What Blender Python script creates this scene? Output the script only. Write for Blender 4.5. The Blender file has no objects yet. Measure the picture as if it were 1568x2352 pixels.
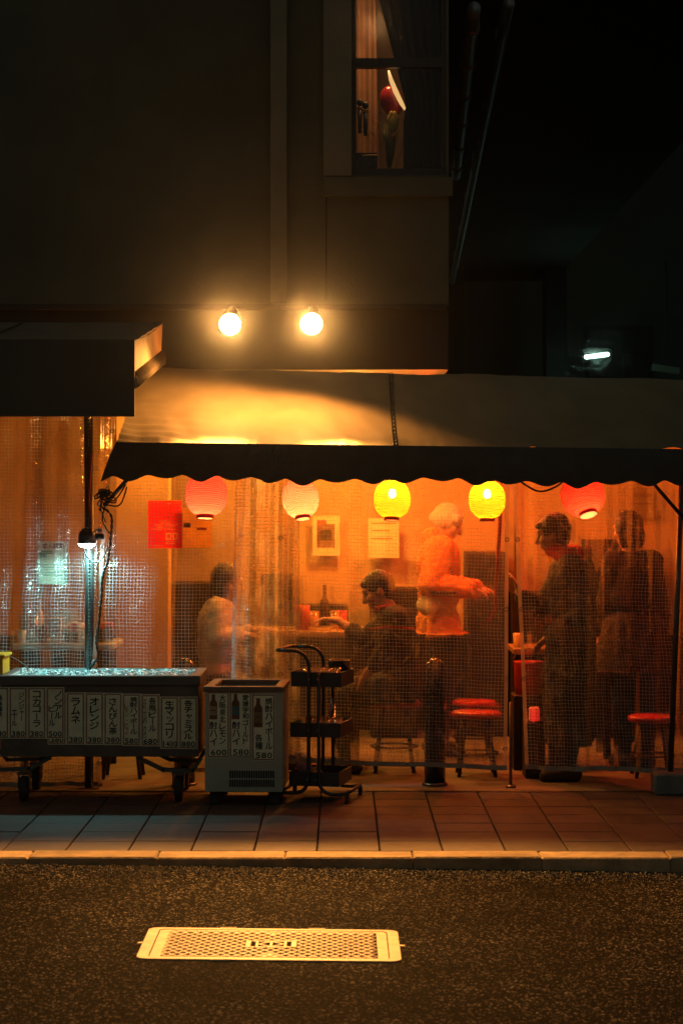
import bpy, math, random
import numpy as np
from mathutils import Vector, Matrix, noise
R = math.radians
rnd = random.Random(7)
sc = bpy.context.scene
COL = sc.collection
FD = 4852.0            # focal length in 1568-wide picture units
HC = 1.61              # eye height above the pavement
# ------------------------------------------------------------------ camera
cam = bpy.data.cameras.new('camera')
camo = bpy.data.objects.new('camera', cam)
COL.objects.link(camo)
camo.location = (0, 0, HC)
camo.rotation_euler = (R(90), 0, 0)
cam.sensor_fit = 'VERTICAL'
cam.sensor_height = 36
cam.lens = 36 * FD / 2352
cam.clip_end = 2000
cam.dof.use_dof = True
cam.dof.focus_distance = 12.0
cam.dof.aperture_fstop = 5.6
sc.camera = camo
# ------------------------------------------------------------------ night sky
w = bpy.data.worlds.new('World')
sc.world = w
w.use_nodes = True
bg = w.node_tree.nodes['Background']
bg.inputs['Color'].default_value = (0.92, 1.0, 0.80, 1)
bg.inputs['Strength'].default_value = 0.072
# ------------------------------------------------------------------ exposure / renderer
vs = sc.view_settings
vs.view_transform = 'Standard'
vs.look = 'None'
vs.exposure = 0
vs.gamma = 1
cy = sc.cycles
cy.max_bounces = 7
cy.diffuse_bounces = 3
cy.glossy_bounces = 2
cy.transmission_bounces = 4
cy.transparent_max_bounces = 14
cy.volume_bounces = 0
cy.caustics_reflective = False
cy.caustics_refractive = False
cy.sample_clamp_indirect = 3.0
cy.use_denoising = True
cy.use_adaptive_sampling = True
cy.adaptive_threshold = 0.03
cy.adaptive_min_samples = 24
# ------------------------------------------------------------------ helpers
def W(x, y, D):
    """picture point (1568-wide units) at real distance D in metres"""
    return Vector(((x - 784) * D / FD, D, HC + (1176 - y) * D / FD))
def XF(x, D): return (x - 784) * D / FD
def ZF(y, D): return HC + (1176 - y) * D / FD

OFF = {}
def thing(name, label, cat, loc=(0, 0, 0), group=None):
    o = bpy.data.objects.new(name, None)
    COL.objects.link(o)
    o.location = loc
    o.empty_display_size = 0.1
    o['label'] = label
    o['category'] = cat
    if group: o['group'] = group
    OFF[o.name] = Vector(loc)
    return o
def tag(o, label, cat, group=None):
    o['label'] = label
    o['category'] = cat
    if group: o['group'] = group
    return o
def link(o, parent=None):
    COL.objects.link(o)
    if parent is not None:
        o.parent = parent
        OFF[o.name] = OFF.get(parent.name, Vector((0, 0, 0)))
    return o

TMP = bpy.data.scenes.new('scratch')
def tmp_dg():
    with bpy.context.temp_override(scene=TMP, view_layer=TMP.view_layers[0]):
        dg = bpy.context.evaluated_depsgraph_get(); dg.update()
    return dg
class MB:
    def __init__(s): s.v = []; s.f = []; s.uv = None
    def add(s, vs_, fs):
        b = len(s.v)
        s.v += [Vector(q) for q in vs_]
        s.f += [tuple(b + i for i in f) for f in fs]
        return s
    def box(s, c, size, M=None, bev=0.0):
        hx, hy, hz = size[0] / 2, size[1] / 2, size[2] / 2
        c = Vector(c)
        if bev <= 0:
            pts = [(sx * hx, sy * hy, sz * hz) for sz in (-1, 1) for sy in (-1, 1) for sx in (-1, 1)]
            fs = [(0, 2, 3, 1), (4, 5, 7, 6), (0, 1, 5, 4), (2, 6, 7, 3), (0, 4, 6, 2), (1, 3, 7, 5)]
        else:
            b = min(bev, hx * .9, hy * .9, hz * .9)
            pts = []
            for z, q in ((-hz, 0), (-hz + b, b), (hz - b, b), (hz, 0)):
                # octagon-ish ring: corner chamfer
                X = hx - (b - q); Y = hy - (b - q)
                k = b * .6
                pts += [(X - k, -Y, z), (X, -Y + k, z), (X, Y - k, z), (X - k, Y, z), (-X + k, Y, z), (-X, Y - k, z), (-X, -Y + k, z), (-X + k, -Y, z)]
            fs = []
            for r in range(3):
                for i in range(8):
                    a = r * 8 + i; a2 = r * 8 + (i + 1) % 8
                    fs.append((a, a2, a2 + 8, a + 8))
            fs.append(tuple(reversed(range(8)))); fs.append(tuple(range(24, 32)))
        vv = [Vector(p) for p in pts]
        if M is not None: vv = [M @ p for p in vv]
        return s.add([p + c for p in vv], fs)
    def tube(s, path, r, n=8, cap=True, closed=False):
        path = [Vector(p) for p in path]
        rs = r if isinstance(r, (list, tuple)) else [r] * len(path)
        N = len(path); ring = []
        up = None
        for i, p in enumerate(path):
            if closed: t = path[(i + 1) % N] - path[i - 1]
            elif i == 0: t = path[1] - p
            elif i == N - 1: t = p - path[i - 1]
            else: t = (path[i + 1] - p).normalized() + (p - path[i - 1]).normalized()
            if t.length < 1e-9: t = Vector((0, 0, 1))
            t.normalize()
            if up is None:
                up = Vector((0, 0, 1)) if abs(t.z) < .9 else Vector((1, 0, 0))
            u = (up - t * up.dot(t))
            if u.length < 1e-6: u = t.orthogonal()
            u.normalize(); up = u
            v = t.cross(u)
            for k in range(n):
                a = 2 * math.pi * k / n
                ring.append(p + (u * math.cos(a) + v * math.sin(a)) * rs[i])
        fs = []
        M = N if closed else N - 1
        for i in range(M):
            j = (i + 1) % N
            for k in range(n):
                k2 = (k + 1) % n
                fs.append((i * n + k, i * n + k2, j * n + k2, j * n + k))
        if cap and not closed:
            fs.append(tuple(reversed(range(n)))); fs.append(tuple((N - 1) * n + k for k in range(n)))
        return s.add(ring, fs)
    def lathe(s, prof, n=24, M=None, cap=True):
        """prof: list of (radius, z)"""
        ring = []
        for r, z in prof:
            for k in range(n):
                a = 2 * math.pi * k / n
                p = Vector((r * math.cos(a), r * math.sin(a), z))
                ring.append(M @ p if M is not None else p)
        fs = []
        for i in range(len(prof) - 1):
            for k in range(n):
                k2 = (k + 1) % n
                fs.append((i * n + k, i * n + k2, (i + 1) * n + k2, (i + 1) * n + k))
        if cap:
            if prof[0][0] > 1e-5: fs.append(tuple(reversed(range(n))))
            if prof[-1][0] > 1e-5: fs.append(tuple((len(prof) - 1) * n + k for k in range(n)))
        return s.add(ring, fs)
    def ell(s, c, r, M=None, n=16, m=10):
        c = Vector(c); r = (r, r, r) if not isinstance(r, (tuple, list)) else r
        vv = []; fs = []
        for i in range(m + 1):
            th = math.pi * i / m
            for k in range(n):
                a = 2 * math.pi * k / n
                p = Vector((r[0] * math.sin(th) * math.cos(a), r[1] * math.sin(th) * math.sin(a), r[2] * math.cos(th)))
                vv.append((M @ p if M is not None else p) + c)
        for i in range(m):
            for k in range(n):
                k2 = (k + 1) % n
                fs.append((i * n + k, (i + 1) * n + k, (i + 1) * n + k2, i * n + k2))
        return s.add(vv, fs)
    def quad(s, a, b, c, d): return s.add([a, b, c, d], [(0, 1, 2, 3)])
    def grid(s, fn, nu, nv, u0=0, u1=1, v0=0, v1=1):
        vv = []
        for j in range(nv + 1):
            for i in range(nu + 1):
                vv.append(fn(u0 + (u1 - u0) * i / nu, v0 + (v1 - v0) * j / nv))
        fs = []
        for j in range(nv):
            for i in range(nu):
                a = j * (nu + 1) + i
                fs.append((a, a + 1, a + nu + 2, a + nu + 1))
        return s.add(vv, fs)
    def build(s, name, mat, parent=None, smooth=False, uv=None):
        me = bpy.data.meshes.new(name)
        off = OFF.get(parent.name, Vector((0, 0, 0))) if parent is not None else Vector((0, 0, 0))
        me.from_pydata([tuple(v - off) for v in s.v], [], s.f)
        if mat is not None: me.materials.append(mat)
        if smooth: me.polygons.foreach_set('use_smooth', [True] * len(me.polygons))
        if uv is not None:
            L = me.uv_layers.new(name='UVMap')
            for lp in me.loops: L.data[lp.index].uv = uv[lp.vertex_index]
        me.update()
        o = bpy.data.objects.new(name, me)
        return link(o, parent)

def solo(o, label, cat, group=None): return tag(o, label, cat, group)
def struct(o): o['kind'] = 'structure'; return o

# ------------------------------------------------------------------ materials
MATS = {}
def nm(name):
    m = bpy.data.materials.new(name); m.use_nodes = True
    nt = m.node_tree
    return m, nt, nt.nodes, nt.links, nt.nodes['Principled BSDF']
def pm(name, col, rough=.6, var=.18, scale=9., bump=.0, bscale=None, metal=0., spec=.4, stain=0., coat=0., dist=.01, world=False):
    """painted / woven / stained surface: noise-varied colour, roughness and fine relief"""
    if name in MATS: return MATS[name]
    m, nt, N, L, P = nm(name)
    tc = N.new('ShaderNodeTexCoord')
    if world:
        gp = N.new('ShaderNodeNewGeometry'); tco = gp.outputs['Position']
    else: tco = tc.outputs['Object']
    n1 = N.new('ShaderNodeTexNoise'); n1.inputs['Scale'].default_value = scale; n1.inputs['Detail'].default_value = 6
    L.new(tco, n1.inputs['Vector'])
    r = N.new('ShaderNodeValToRGB')
    a = tuple(max(0, c * (1 - var)) for c in col) + (1,); b = tuple(min(1, c * (1 + var)) for c in col) + (1,)
    r.color_ramp.elements[0].position = .3; r.color_ramp.elements[0].color = a
    r.color_ramp.elements[1].position = .72; r.color_ramp.elements[1].color = b
    L.new(n1.outputs['Fac'], r.inputs['Fac'])
    out = r.outputs['Color']
    if stain > 0:
        n2 = N.new('ShaderNodeTexNoise'); n2.inputs['Scale'].default_value = scale * .23; n2.inputs['Detail'].default_value = 9; n2.inputs['Roughness'].default_value = .7
        L.new(tco, n2.inputs['Vector'])
        r2 = N.new('ShaderNodeValToRGB'); r2.color_ramp.elements[0].position = .45; r2.color_ramp.elements[1].position = .7
        r2.color_ramp.elements[0].color = (0, 0, 0, 1); r2.color_ramp.elements[1].color = (stain,) * 3 + (1,)
        L.new(n2.outputs['Fac'], r2.inputs['Fac'])
        mx = N.new('ShaderNodeMixRGB'); mx.blend_type = 'MIX'
        L.new(r2.outputs['Color'], mx.inputs['Fac']); L.new(out, mx.inputs['Color1'])
        mx.inputs['Color2'].default_value = tuple(c * .35 for c in col) + (1,)
        out = mx.outputs['Color']
    if world:   # every slab a slightly different batch
        oi = N.new('ShaderNodeObjectInfo'); rr_ = N.new('ShaderNodeMapRange'); rr_.inputs['To Min'].default_value = .74; rr_.inputs['To Max'].default_value = 1.2; L.new(oi.outputs['Random'], rr_.inputs['Value'])
        mw = N.new('ShaderNodeMixRGB'); mw.blend_type = 'MULTIPLY'; mw.inputs['Fac'].default_value = 1; L.new(out, mw.inputs['Color1']); L.new(rr_.outputs['Result'], mw.inputs['Color2']); out = mw.outputs['Color']
    L.new(out, P.inputs['Base Color'])
    mr = N.new('ShaderNodeMapRange'); mr.inputs['To Min'].default_value = max(.03, rough - .12); mr.inputs['To Max'].default_value = min(1, rough + .12)
    L.new(n1.outputs['Fac'], mr.inputs['Value']); L.new(mr.outputs['Result'], P.inputs['Roughness'])
    P.inputs['Metallic'].default_value = metal
    P.inputs['Specular IOR Level'].default_value = spec
    P.inputs['Coat Weight'].default_value = coat
    if bump > 0:
        n3 = N.new('ShaderNodeTexNoise'); n3.inputs['Scale'].default_value = bscale or scale * 6; n3.inputs['Detail'].default_value = 5
        L.new(tco, n3.inputs['Vector'])
        bp = N.new('ShaderNodeBump'); bp.inputs['Strength'].default_value = bump; bp.inputs['Distance'].default_value = dist
        L.new(n3.outputs['Fac'], bp.inputs['Height']); L.new(bp.outputs['Normal'], P.inputs['Normal'])
    MATS[name] = m
    return m
def emis(name, col, strength):
    m, nt, N, L, P = nm(name)
    P.inputs['Base Color'].default_value = (.8, .8, .8, 1)
    P.inputs['Emission Color'].default_value = col + (1,)
    P.inputs['Emission Strength'].default_value = strength
    MATS[name] = m
    return m
def glass(name, col=(1, 1, 1), rough=.03, lo=.06):
    m, nt, N, L, P = nm(name)
    o = N['Material Output']
    t = N.new('ShaderNodeBsdfTransparent'); t.inputs['Color'].default_value = col + (1,)
    g = N.new('ShaderNodeBsdfGlossy'); g.inputs['Roughness'].default_value = rough; g.inputs['Color'].default_value = (1, 1, 1, 1)
    lw = N.new('ShaderNodeLayerWeight'); lw.inputs['Blend'].default_value = .35
    mr = N.new('ShaderNodeMapRange'); mr.inputs['To Min'].default_value = lo; mr.inputs['To Max'].default_value = .8 if lo > .03 else .3
    L.new(lw.outputs['Facing'], mr.inputs['Value'])
    mx = N.new('ShaderNodeMixShader')
    L.new(mr.outputs['Result'], mx.inputs['Fac']); L.new(t.outputs[0], mx.inputs[1]); L.new(g.outputs[0], mx.inputs[2])
    L.new(mx.outputs[0], o.inputs['Surface'])
    MATS[name] = m
    return m

def asphalt():
    m, nt, N, L, P = nm('asphalt')
    tc = N.new('ShaderNodeTexCoord')
    v = N.new('ShaderNodeTexVoronoi'); v.inputs['Scale'].default_value = 140; L.new(tc.outputs['Object'], v.inputs['Vector'])
    sx = N.new('ShaderNodeSeparateColor'); L.new(v.outputs['Color'], sx.inputs['Color'])
    r = N.new('ShaderNodeValToRGB'); e = r.color_ramp.elements
    e[0].position = 0; e[0].color = (.0032, .003, .0028, 1); e[1].position = 1; e[1].color = (.42, .37, .30, 1)
    k = e.new(.55); k.color = (.0052, .005, .0046, 1)
    k = e.new(.86); k.color = (.024, .0215, .019, 1)
    L.new(sx.outputs['Red'], r.inputs['Fac'])
    n = N.new('ShaderNodeTexNoise'); n.inputs['Scale'].default_value = 1.6; n.inputs['Detail'].default_value = 8; n.inputs['Roughness'].default_value = .65
    L.new(tc.outputs['Object'], n.inputs['Vector'])
    mr = N.new('ShaderNodeMapRange'); mr.inputs['From Min'].default_value = .3; mr.inputs['From Max'].default_value = .7; mr.inputs['To Min'].default_value = .35; mr.inputs['To Max'].default_value = 1.4
    L.new(n.outputs['Fac'], mr.inputs['Value'])
    mx = N.new('ShaderNodeMixRGB'); mx.blend_type = 'MULTIPLY'; mx.inputs['Fac'].default_value = 1
    L.new(r.outputs['Color'], mx.inputs['Color1']); L.new(mr.outputs['Result'], mx.inputs['Color2'])
    # hairline cracks and oil stains
    cv = N.new('ShaderNodeTexVoronoi'); cv.feature = 'DISTANCE_TO_EDGE'; cv.inputs['Scale'].default_value = .85
    nd = N.new('ShaderNodeTexNoise'); nd.inputs['Scale'].default_value = 5; nd.inputs['Detail'].default_value = 6; L.new(tc.outputs['Object'], nd.inputs['Vector'])
    mv = N.new('ShaderNodeMixRGB'); mv.inputs['Fac'].default_value = .18; L.new(tc.outputs['Object'], mv.inputs['Color1']); L.new(nd.outputs['Color'], mv.inputs['Color2']); L.new(mv.outputs['Color'], cv.inputs['Vector'])
    cr_ = N.new('ShaderNodeMapRange'); cr_.inputs['From Min'].default_value = 0; cr_.inputs['From Max'].default_value = .008; cr_.inputs['To Min'].default_value = .25; cr_.inputs['To Max'].default_value = 1; L.new(cv.outputs['Distance'], cr_.inputs['Value'])
    ns = N.new('ShaderNodeTexNoise'); ns.inputs['Scale'].default_value = .9; ns.inputs['Detail'].default_value = 4; L.new(tc.outputs['Object'], ns.inputs['Vector'])
    sr = N.new('ShaderNodeMapRange'); sr.inputs['From Min'].default_value = .52; sr.inputs['From Max'].default_value = .64; sr.inputs['To Min'].default_value = 1; sr.inputs['To Max'].default_value = .5; L.new(ns.outputs['Fac'], sr.inputs['Value'])
    m1 = N.new('ShaderNodeMath'); m1.operation = 'MULTIPLY'; L.new(cr_.outputs[0], m1.inputs[0]); L.new(sr.outputs[0], m1.inputs[1])
    mx2 = N.new('ShaderNodeMixRGB'); mx2.blend_type = 'MULTIPLY'; mx2.inputs['Fac'].default_value = 1; L.new(mx.outputs['Color'], mx2.inputs['Color1']); L.new(m1.outputs[0], mx2.inputs['Color2'])
    L.new(mx2.outputs['Color'], P.inputs['Base Color'])
    P.inputs['Roughness'].default_value = .8
    P.inputs['Specular IOR Level'].default_value = .03
    v2 = N.new('ShaderNodeTexVoronoi'); v2.inputs['Scale'].default_value = 140; v2.feature = 'F1'; L.new(tc.outputs['Object'], v2.inputs['Vector'])
    n3 = N.new('ShaderNodeTexNoise'); n3.inputs['Scale'].default_value = 60; n3.inputs['Detail'].default_value = 4; L.new(tc.outputs['Object'], n3.inputs['Vector'])
    ad = N.new('ShaderNodeMath'); ad.operation = 'SUBTRACT'; L.new(n3.outputs['Fac'], ad.inputs[0]); L.new(v2.outputs['Distance'], ad.inputs[1])
    bp = N.new('ShaderNodeBump'); bp.inputs['Strength'].default_value = 1; bp.inputs['Distance'].default_value = .012
    L.new(ad.outputs[0], bp.inputs['Height']); L.new(bp.outputs['Normal'], P.inputs['Normal'])
    MATS['asphalt'] = m
    return m

def pvc(name, milk=.10, thread=.62, cell=.0205, wd=.05, tint=(.97, .88, .76)):
    """clear PVC sheet reinforced with a woven grid of white yarn"""
    m, nt, N, L, P = nm(name)
    o = N['Material Output']
    uv = N.new('ShaderNodeUVMap')
    nz = N.new('ShaderNodeTexNoise'); nz.inputs['Scale'].default_value = 7; nz.inputs['Detail'].default_value = 2
    L.new(uv.outputs['UV'], nz.inputs['Vector'])
    sb = N.new('ShaderNodeVectorMath'); sb.operation = 'SUBTRACT'; sb.inputs[1].default_value = (.5, .5, .5); L.new(nz.outputs['Color'], sb.inputs[0])
    sl = N.new('ShaderNodeVectorMath'); sl.operation = 'SCALE'; sl.inputs['Scale'].default_value = .008; L.new(sb.outputs[0], sl.inputs[0])
    av = N.new('ShaderNodeVectorMath'); av.operation = 'ADD'; L.new(uv.outputs['UV'], av.inputs[0]); L.new(sl.outputs[0], av.inputs[1])
    sp = N.new('ShaderNodeSeparateXYZ'); L.new(av.outputs[0], sp.inputs[0])
    masks = []
    for ax, ww in (('X', wd), ('Y', wd * 1.15)):
        d = N.new('ShaderNodeMath'); d.operation = 'DIVIDE'; d.inputs[1].default_value = cell; L.new(sp.outputs[ax], d.inputs[0])
        p = N.new('ShaderNodeMath'); p.operation = 'PINGPONG'; p.inputs[1].default_value = .5; L.new(d.outputs[0], p.inputs[0])
        l = N.new('ShaderNodeMath'); l.operation = 'LESS_THAN'; l.inputs[1].default_value = ww; L.new(p.outputs[0], l.inputs[0])
        masks.append(l)
    mxm = N.new('ShaderNodeMath'); mxm.operation = 'MAXIMUM'; L.new(masks[0].outputs[0], mxm.inputs[0]); L.new(masks[1].outputs[0], mxm.inputs[1])
    # relief: crumpled film
    n2 = N.new('ShaderNodeTexNoise'); n2.inputs['Scale'].default_value = 11; n2.inputs['Detail'].default_value = 5; n2.inputs['Distortion'].default_value = .6
    L.new(uv.outputs['UV'], n2.inputs['Vector'])
    bp = N.new('ShaderNodeBump'); bp.inputs['Strength'].default_value = .9; bp.inputs['Distance'].default_value = .03; L.new(n2.outputs['Fac'], bp.inputs['Height'])
    # yarn
    df = N.new('ShaderNodeBsdfDiffuse'); df.inputs['Color'].default_value = (.72, .70, .66, 1)
    tl = N.new('ShaderNodeBsdfTranslucent'); tl.inputs['Color'].default_value = (.27, .255, .225, 1)
    gy = N.new('ShaderNodeBsdfGlossy'); gy.inputs['Roughness'].default_value = .35; L.new(bp.outputs['Normal'], gy.inputs['Normal'])
    y1 = N.new('ShaderNodeMixShader'); y1.inputs['Fac'].default_value = .42; L.new(df.outputs[0], y1.inputs[1]); L.new(tl.outputs[0], y1.inputs[2])
    y2 = N.new('ShaderNodeMixShader'); y2.inputs['Fac'].default_value = .15; L.new(y1.outputs[0], y2.inputs[1]); L.new(gy.outputs[0], y2.inputs[2])
    # film
    tr = N.new('ShaderNodeBsdfTransparent'); tr.inputs['Color'].default_value = tint + (1,)
    rf = N.new('ShaderNodeBsdfRefraction'); rf.inputs['IOR'].default_value = 1.15; rf.inputs['Roughness'].default_value = .26; rf.inputs['Color'].default_value = tint + (1,)
    f0 = N.new('ShaderNodeMixShader'); f0.inputs['Fac'].default_value = .33; L.new(tr.outputs[0], f0.inputs[1]); L.new(rf.outputs[0], f0.inputs[2])
    n4 = N.new('ShaderNodeTexNoise'); n4.inputs['Scale'].default_value = 3.5; n4.inputs['Detail'].default_value = 8; n4.inputs['Roughness'].default_value = .7; L.new(uv.outputs['UV'], n4.inputs['Vector'])
    mk = N.new('ShaderNodeMapRange'); mk.inputs['From Min'].default_value = .42; mk.inputs['From Max'].default_value = .72
    mk.inputs['To Min'].default_value = milk * .35; mk.inputs['To Max'].default_value = milk * 3.2; L.new(n4.outputs['Fac'], mk.inputs['Value'])
    # whitened crease lines
    n5 = N.new('ShaderNodeTexNoise'); n5.inputs['Scale'].default_value = 4.2; n5.inputs['Detail'].default_value = 3; n5.inputs['Distortion'].default_value = 1.6
    mp = N.new('ShaderNodeMapping'); mp.inputs['Scale'].default_value = (1.6, .55, 1); L.new(uv.outputs['UV'], mp.inputs['Vector']); L.new(mp.outputs[0], n5.inputs['Vector'])
    s5 = N.new('ShaderNodeMath'); s5.operation = 'SUBTRACT'; s5.inputs[1].default_value = .5; L.new(n5.outputs['Fac'], s5.inputs[0])
    a5 = N.new('ShaderNodeMath'); a5.operation = 'ABSOLUTE'; L.new(s5.outputs[0], a5.inputs[0])
    c5 = N.new('ShaderNodeMapRange'); c5.inputs['From Min'].default_value = 0; c5.inputs['From Max'].default_value = .014; c5.inputs['To Min'].default_value = .08; c5.inputs['To Max'].default_value = 0; L.new(a5.outputs[0], c5.inputs['Value'])
    mk2 = N.new('ShaderNodeMath'); mk2.operation = 'ADD'; mk2.use_clamp = True; L.new(mk.outputs['Result'], mk2.inputs[0]); L.new(c5.outputs['Result'], mk2.inputs[1])
    d2 = N.new('ShaderNodeBsdfDiffuse'); d2.inputs['Color'].default_value = (.7, .69, .66, 1)
    t2 = N.new('ShaderNodeBsdfTranslucent'); t2.inputs['Color'].default_value = (.7, .69, .66, 1)
    mm = N.new('ShaderNodeMixShader'); mm.inputs['Fac'].default_value = .88; L.new(d2.outputs[0], mm.inputs[1]); L.new(t2.outputs[0], mm.inputs[2])
    f1 = N.new('ShaderNodeMixShader'); L.new(mk2.outputs[0], f1.inputs['Fac']); L.new(f0.outputs[0], f1.inputs[1]); L.new(mm.outputs[0], f1.inputs[2])
    gf = N.new('ShaderNodeBsdfGlossy'); gf.inputs['Roughness'].default_value = .13; L.new(bp.outputs['Normal'], gf.inputs['Normal'])
    fr = N.new('ShaderNodeFresnel'); fr.inputs['IOR'].default_value = 1.45; L.new(bp.outputs['Normal'], fr.inputs['Normal'])
    f2 = N.new('ShaderNodeMixShader'); L.new(fr.outputs[0], f2.inputs['Fac']); L.new(f1.outputs[0], f2.inputs[1]); L.new(gf.outputs[0], f2.inputs[2])
    ms = N.new('ShaderNodeMath'); ms.operation = 'MULTIPLY'; ms.inputs[1].default_value = thread; L.new(mxm.outputs[0], ms.inputs[0])
    fin = N.new('ShaderNodeMixShader'); L.new(ms.outputs[0], fin.inputs['Fac']); L.new(f2.outputs[0], fin.inputs[1]); L.new(y2.outputs[0], fin.inputs[2])
    L.new(fin.outputs[0], o.inputs['Surface'])
    MATS[name] = m
    return m

def sheet_paper(name, col):
    """thin printed paper that lets light through"""
    if name in MATS: return MATS[name]
    m = pm(name, col, .7, .12, 9); nt = m.node_tree; N = nt.nodes; L = nt.links; P = N['Principled BSDF']
    src = P.inputs['Base Color'].links[0].from_socket
    tl = N.new('ShaderNodeBsdfTranslucent'); L.new(src, tl.inputs['Color'])
    mx = N.new('ShaderNodeMixShader'); mx.inputs['Fac'].default_value = .82
    L.new(P.outputs[0], mx.inputs[1]); L.new(tl.outputs[0], mx.inputs[2]); L.new(mx.outputs[0], N['Material Output'].inputs['Surface'])
    return m
def paper_lantern(name, col, see=.06):
    m, nt, N, L, P = nm(name)
    o = N['Material Output']
    tc = N.new('ShaderNodeTexCoord')
    nz = N.new('ShaderNodeTexNoise'); nz.inputs['Scale'].default_value = 40; nz.inputs['Detail'].default_value = 5; L.new(tc.outputs['Object'], nz.inputs['Vector'])
    r = N.new('ShaderNodeValToRGB'); r.color_ramp.elements[0].position = .3; r.color_ramp.elements[1].position = .7
    r.color_ramp.elements[0].color = tuple(c * .88 for c in col) + (1,); r.color_ramp.elements[1].color = col + (1,)
    L.new(nz.outputs['Fac'], r.inputs['Fac'])
    tl = N.new('ShaderNodeBsdfTranslucent'); df = N.new('ShaderNodeBsdfDiffuse'); L.new(r.outputs[0], tl.inputs[0]); L.new(r.outputs[0], df.inputs[0])
    a = N.new('ShaderNodeMixShader'); a.inputs['Fac'].default_value = .06; L.new(tl.outputs[0], a.inputs[1]); L.new(df.outputs[0], a.inputs[2])
    gl = N.new('ShaderNodeBsdfGlossy'); gl.inputs['Roughness'].default_value = .35
    b = N.new('ShaderNodeMixShader'); b.inputs['Fac'].default_value = .05; L.new(a.outputs[0], b.inputs[1]); L.new(gl.outputs[0], b.inputs[2])
    t = N.new('ShaderNodeBsdfTransparent'); t.inputs['Color'].default_value = (1, .95, .85, 1)
    c = N.new('ShaderNodeMixShader'); c.inputs['Fac'].default_value = see; L.new(b.outputs[0], c.inputs[1]); L.new(t.outputs[0], c.inputs[2])
    L.new(c.outputs[0], o.inputs['Surface'])
    MATS[name] = m
    return m

asphalt()
pm('kerb_concrete', (.38, .27, .155), .85, .28, 14, .5, 90, stain=.7, world=True)
pm('paving', (.082, .062, .053), .72, .28, 14, .4, 160, stain=.65, dist=.004, world=True)
pm('joint_dirt', (.03, .027, .024), .95, .3, 30)
pm('lot_concrete', (.17, .15, .12), .85, .25, 5, .6, 60, stain=.6)
pm('facade', (.088, .09, .066), .85, .16, 2.2, .35, 40, stain=.45)
pm('facade_light', (.16, .155, .115), .8, .14, 3, .3, 40, stain=.35)
pm('fascia_dark', (.028, .026, .023), .7, .2, 4)
pm('black_fabric', (.075, .072, .066), .8, .15, 12, .3, 300, spec=.15)
pm('black_panel', (.07, .07, .062), .65, .12, 3, .1, 20, spec=.2)
pm('black_metal', (.035, .035, .037), .38, .25, 20, .1, 80)
pm('steel_dark', (.11, .11, .11), .35, .2, 20, metal=.8)
pm('galvanised', (.30, .31, .31), .5, .2, 12, .1, 60, metal=.6)
pm('canvas', (.20, .15, .085), .6, .14, 3.5, .35, 22, stain=.4, spec=.4, dist=.004)
pm('cable', (.02, .02, .02), .35, .1, 40)
pm('interior_wall', (.48, .31, .14), .8, .15, 2.5, .2, 25, stain=.5)
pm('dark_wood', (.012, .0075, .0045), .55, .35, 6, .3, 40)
pm('table_wood', (.30, .19, .09), .45, .25, 8, .1, 30)
pm('red_vinyl', (.55, .03, .025), .35, .12, 14, .1, 40)
pm('rubber', (.02, .02, .02), .7, .2, 30)
pm('tub_wood', (.12, .10, .085), .75, .25, 9, .35, 50, stain=.5)
pm('tub_steel', (.09, .09, .085), .55, .2, 8, .15, 30)
pm('tub_liner', (.62, .70, .72), .4, .1, 9)
pm('freezer_white', (.38, .40, .33), .5, .1, 6, .1, 30, stain=.35)
pm('freezer_rim', (.10, .095, .09), .5, .2, 12)
pm('slot_dark', (.012, .012, .012), .9, .1, 20)
pm('strip_paper', (.74, .77, .58), .75, .1, 14, .15, 60, stain=.15)
pm('strip_border', (.20, .045, .04), .7, .15, 20)
pm('ink', (.012, .012, .012), .6, .1, 20)
pm('ink_red', (.30, .05, .03), .6, .1, 20)
pm('ink_olive', (.22, .17, .06), .6, .1, 20)
pm('skin', (.52, .30, .20), .5, .1, 20, .1, 90)
pm('hair_black', (.015, .012, .01), .45, .3, 60, .6, 120)
pm('white_print', (.75, .70, .62), .6, .1, 20)
pm('manhole_iron', (.62, .42, .235), .48, .28, 22, .45, 120, stain=.7, spec=.6, dist=.003)
pm('concrete_block', (.16, .155, .14), .85, .25, 9, .5, 60)
glass('clear_glass'); glass('window_glass', lo=.012)
sheet_paper('poster_red', (.75, .03, .04))
M_ = MATS
# =================================================================== SETTING
def road_z(x, y=9.8):
    xx = max(-3.2, min(3.2, x))
    return -0.047 - .0115 * xx - .004 * max(0, xx - .6)
mb = MB().box((0, 38, -.40), (122, 106, .1))
struct(mb.build('ground', M_['asphalt']))
mb = MB(); mb.grid(lambda u, v: Vector((u, v, road_z(u))), 60, 16, -30, 30, -14, 9.845)
struct(mb.build('road', M_['asphalt'], smooth=True))
# pavement bed, then every paving slab
mb = MB().box((0, 11.03, -.075), (60, 2.02, .09))
pav = struct(mb.build('pavement', M_['joint_dirt']))
TW, TD = .2992, .302
tile_me = None
y0 = 10.035
nrow = 7
for ci in range(-9, 10):
    for ri in range(nrow):
        x = -.1167 + TW * (ci + .5)
        y = y0 + TD * (ri + .5)
        if tile_me is None:
            t = MB().box((0, 0, -.018), (TW - .006, TD - .004, .036), bev=.004)
            o = t.build('paving_slab', M_['paving'], pav); tile_me = o.data
        else:
            o = bpy.data.objects.new('paving_slab', tile_me); link(o, pav)
        o.location = (x, y, rnd.uniform(-.0022, .0015))
        o.rotation_euler = (rnd.uniform(-.004, .004), rnd.uniform(-.003, .003), rnd.uniform(-.004, .004))
# rest of the pavement beyond the picture
for sx in (-1, 1):
    mb = MB().box((sx * (2.86 + 13.5), 11.09, -.02), (27, 2.1, .036))
    mb.build('pavement_run', M_['paving'], pav)
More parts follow.
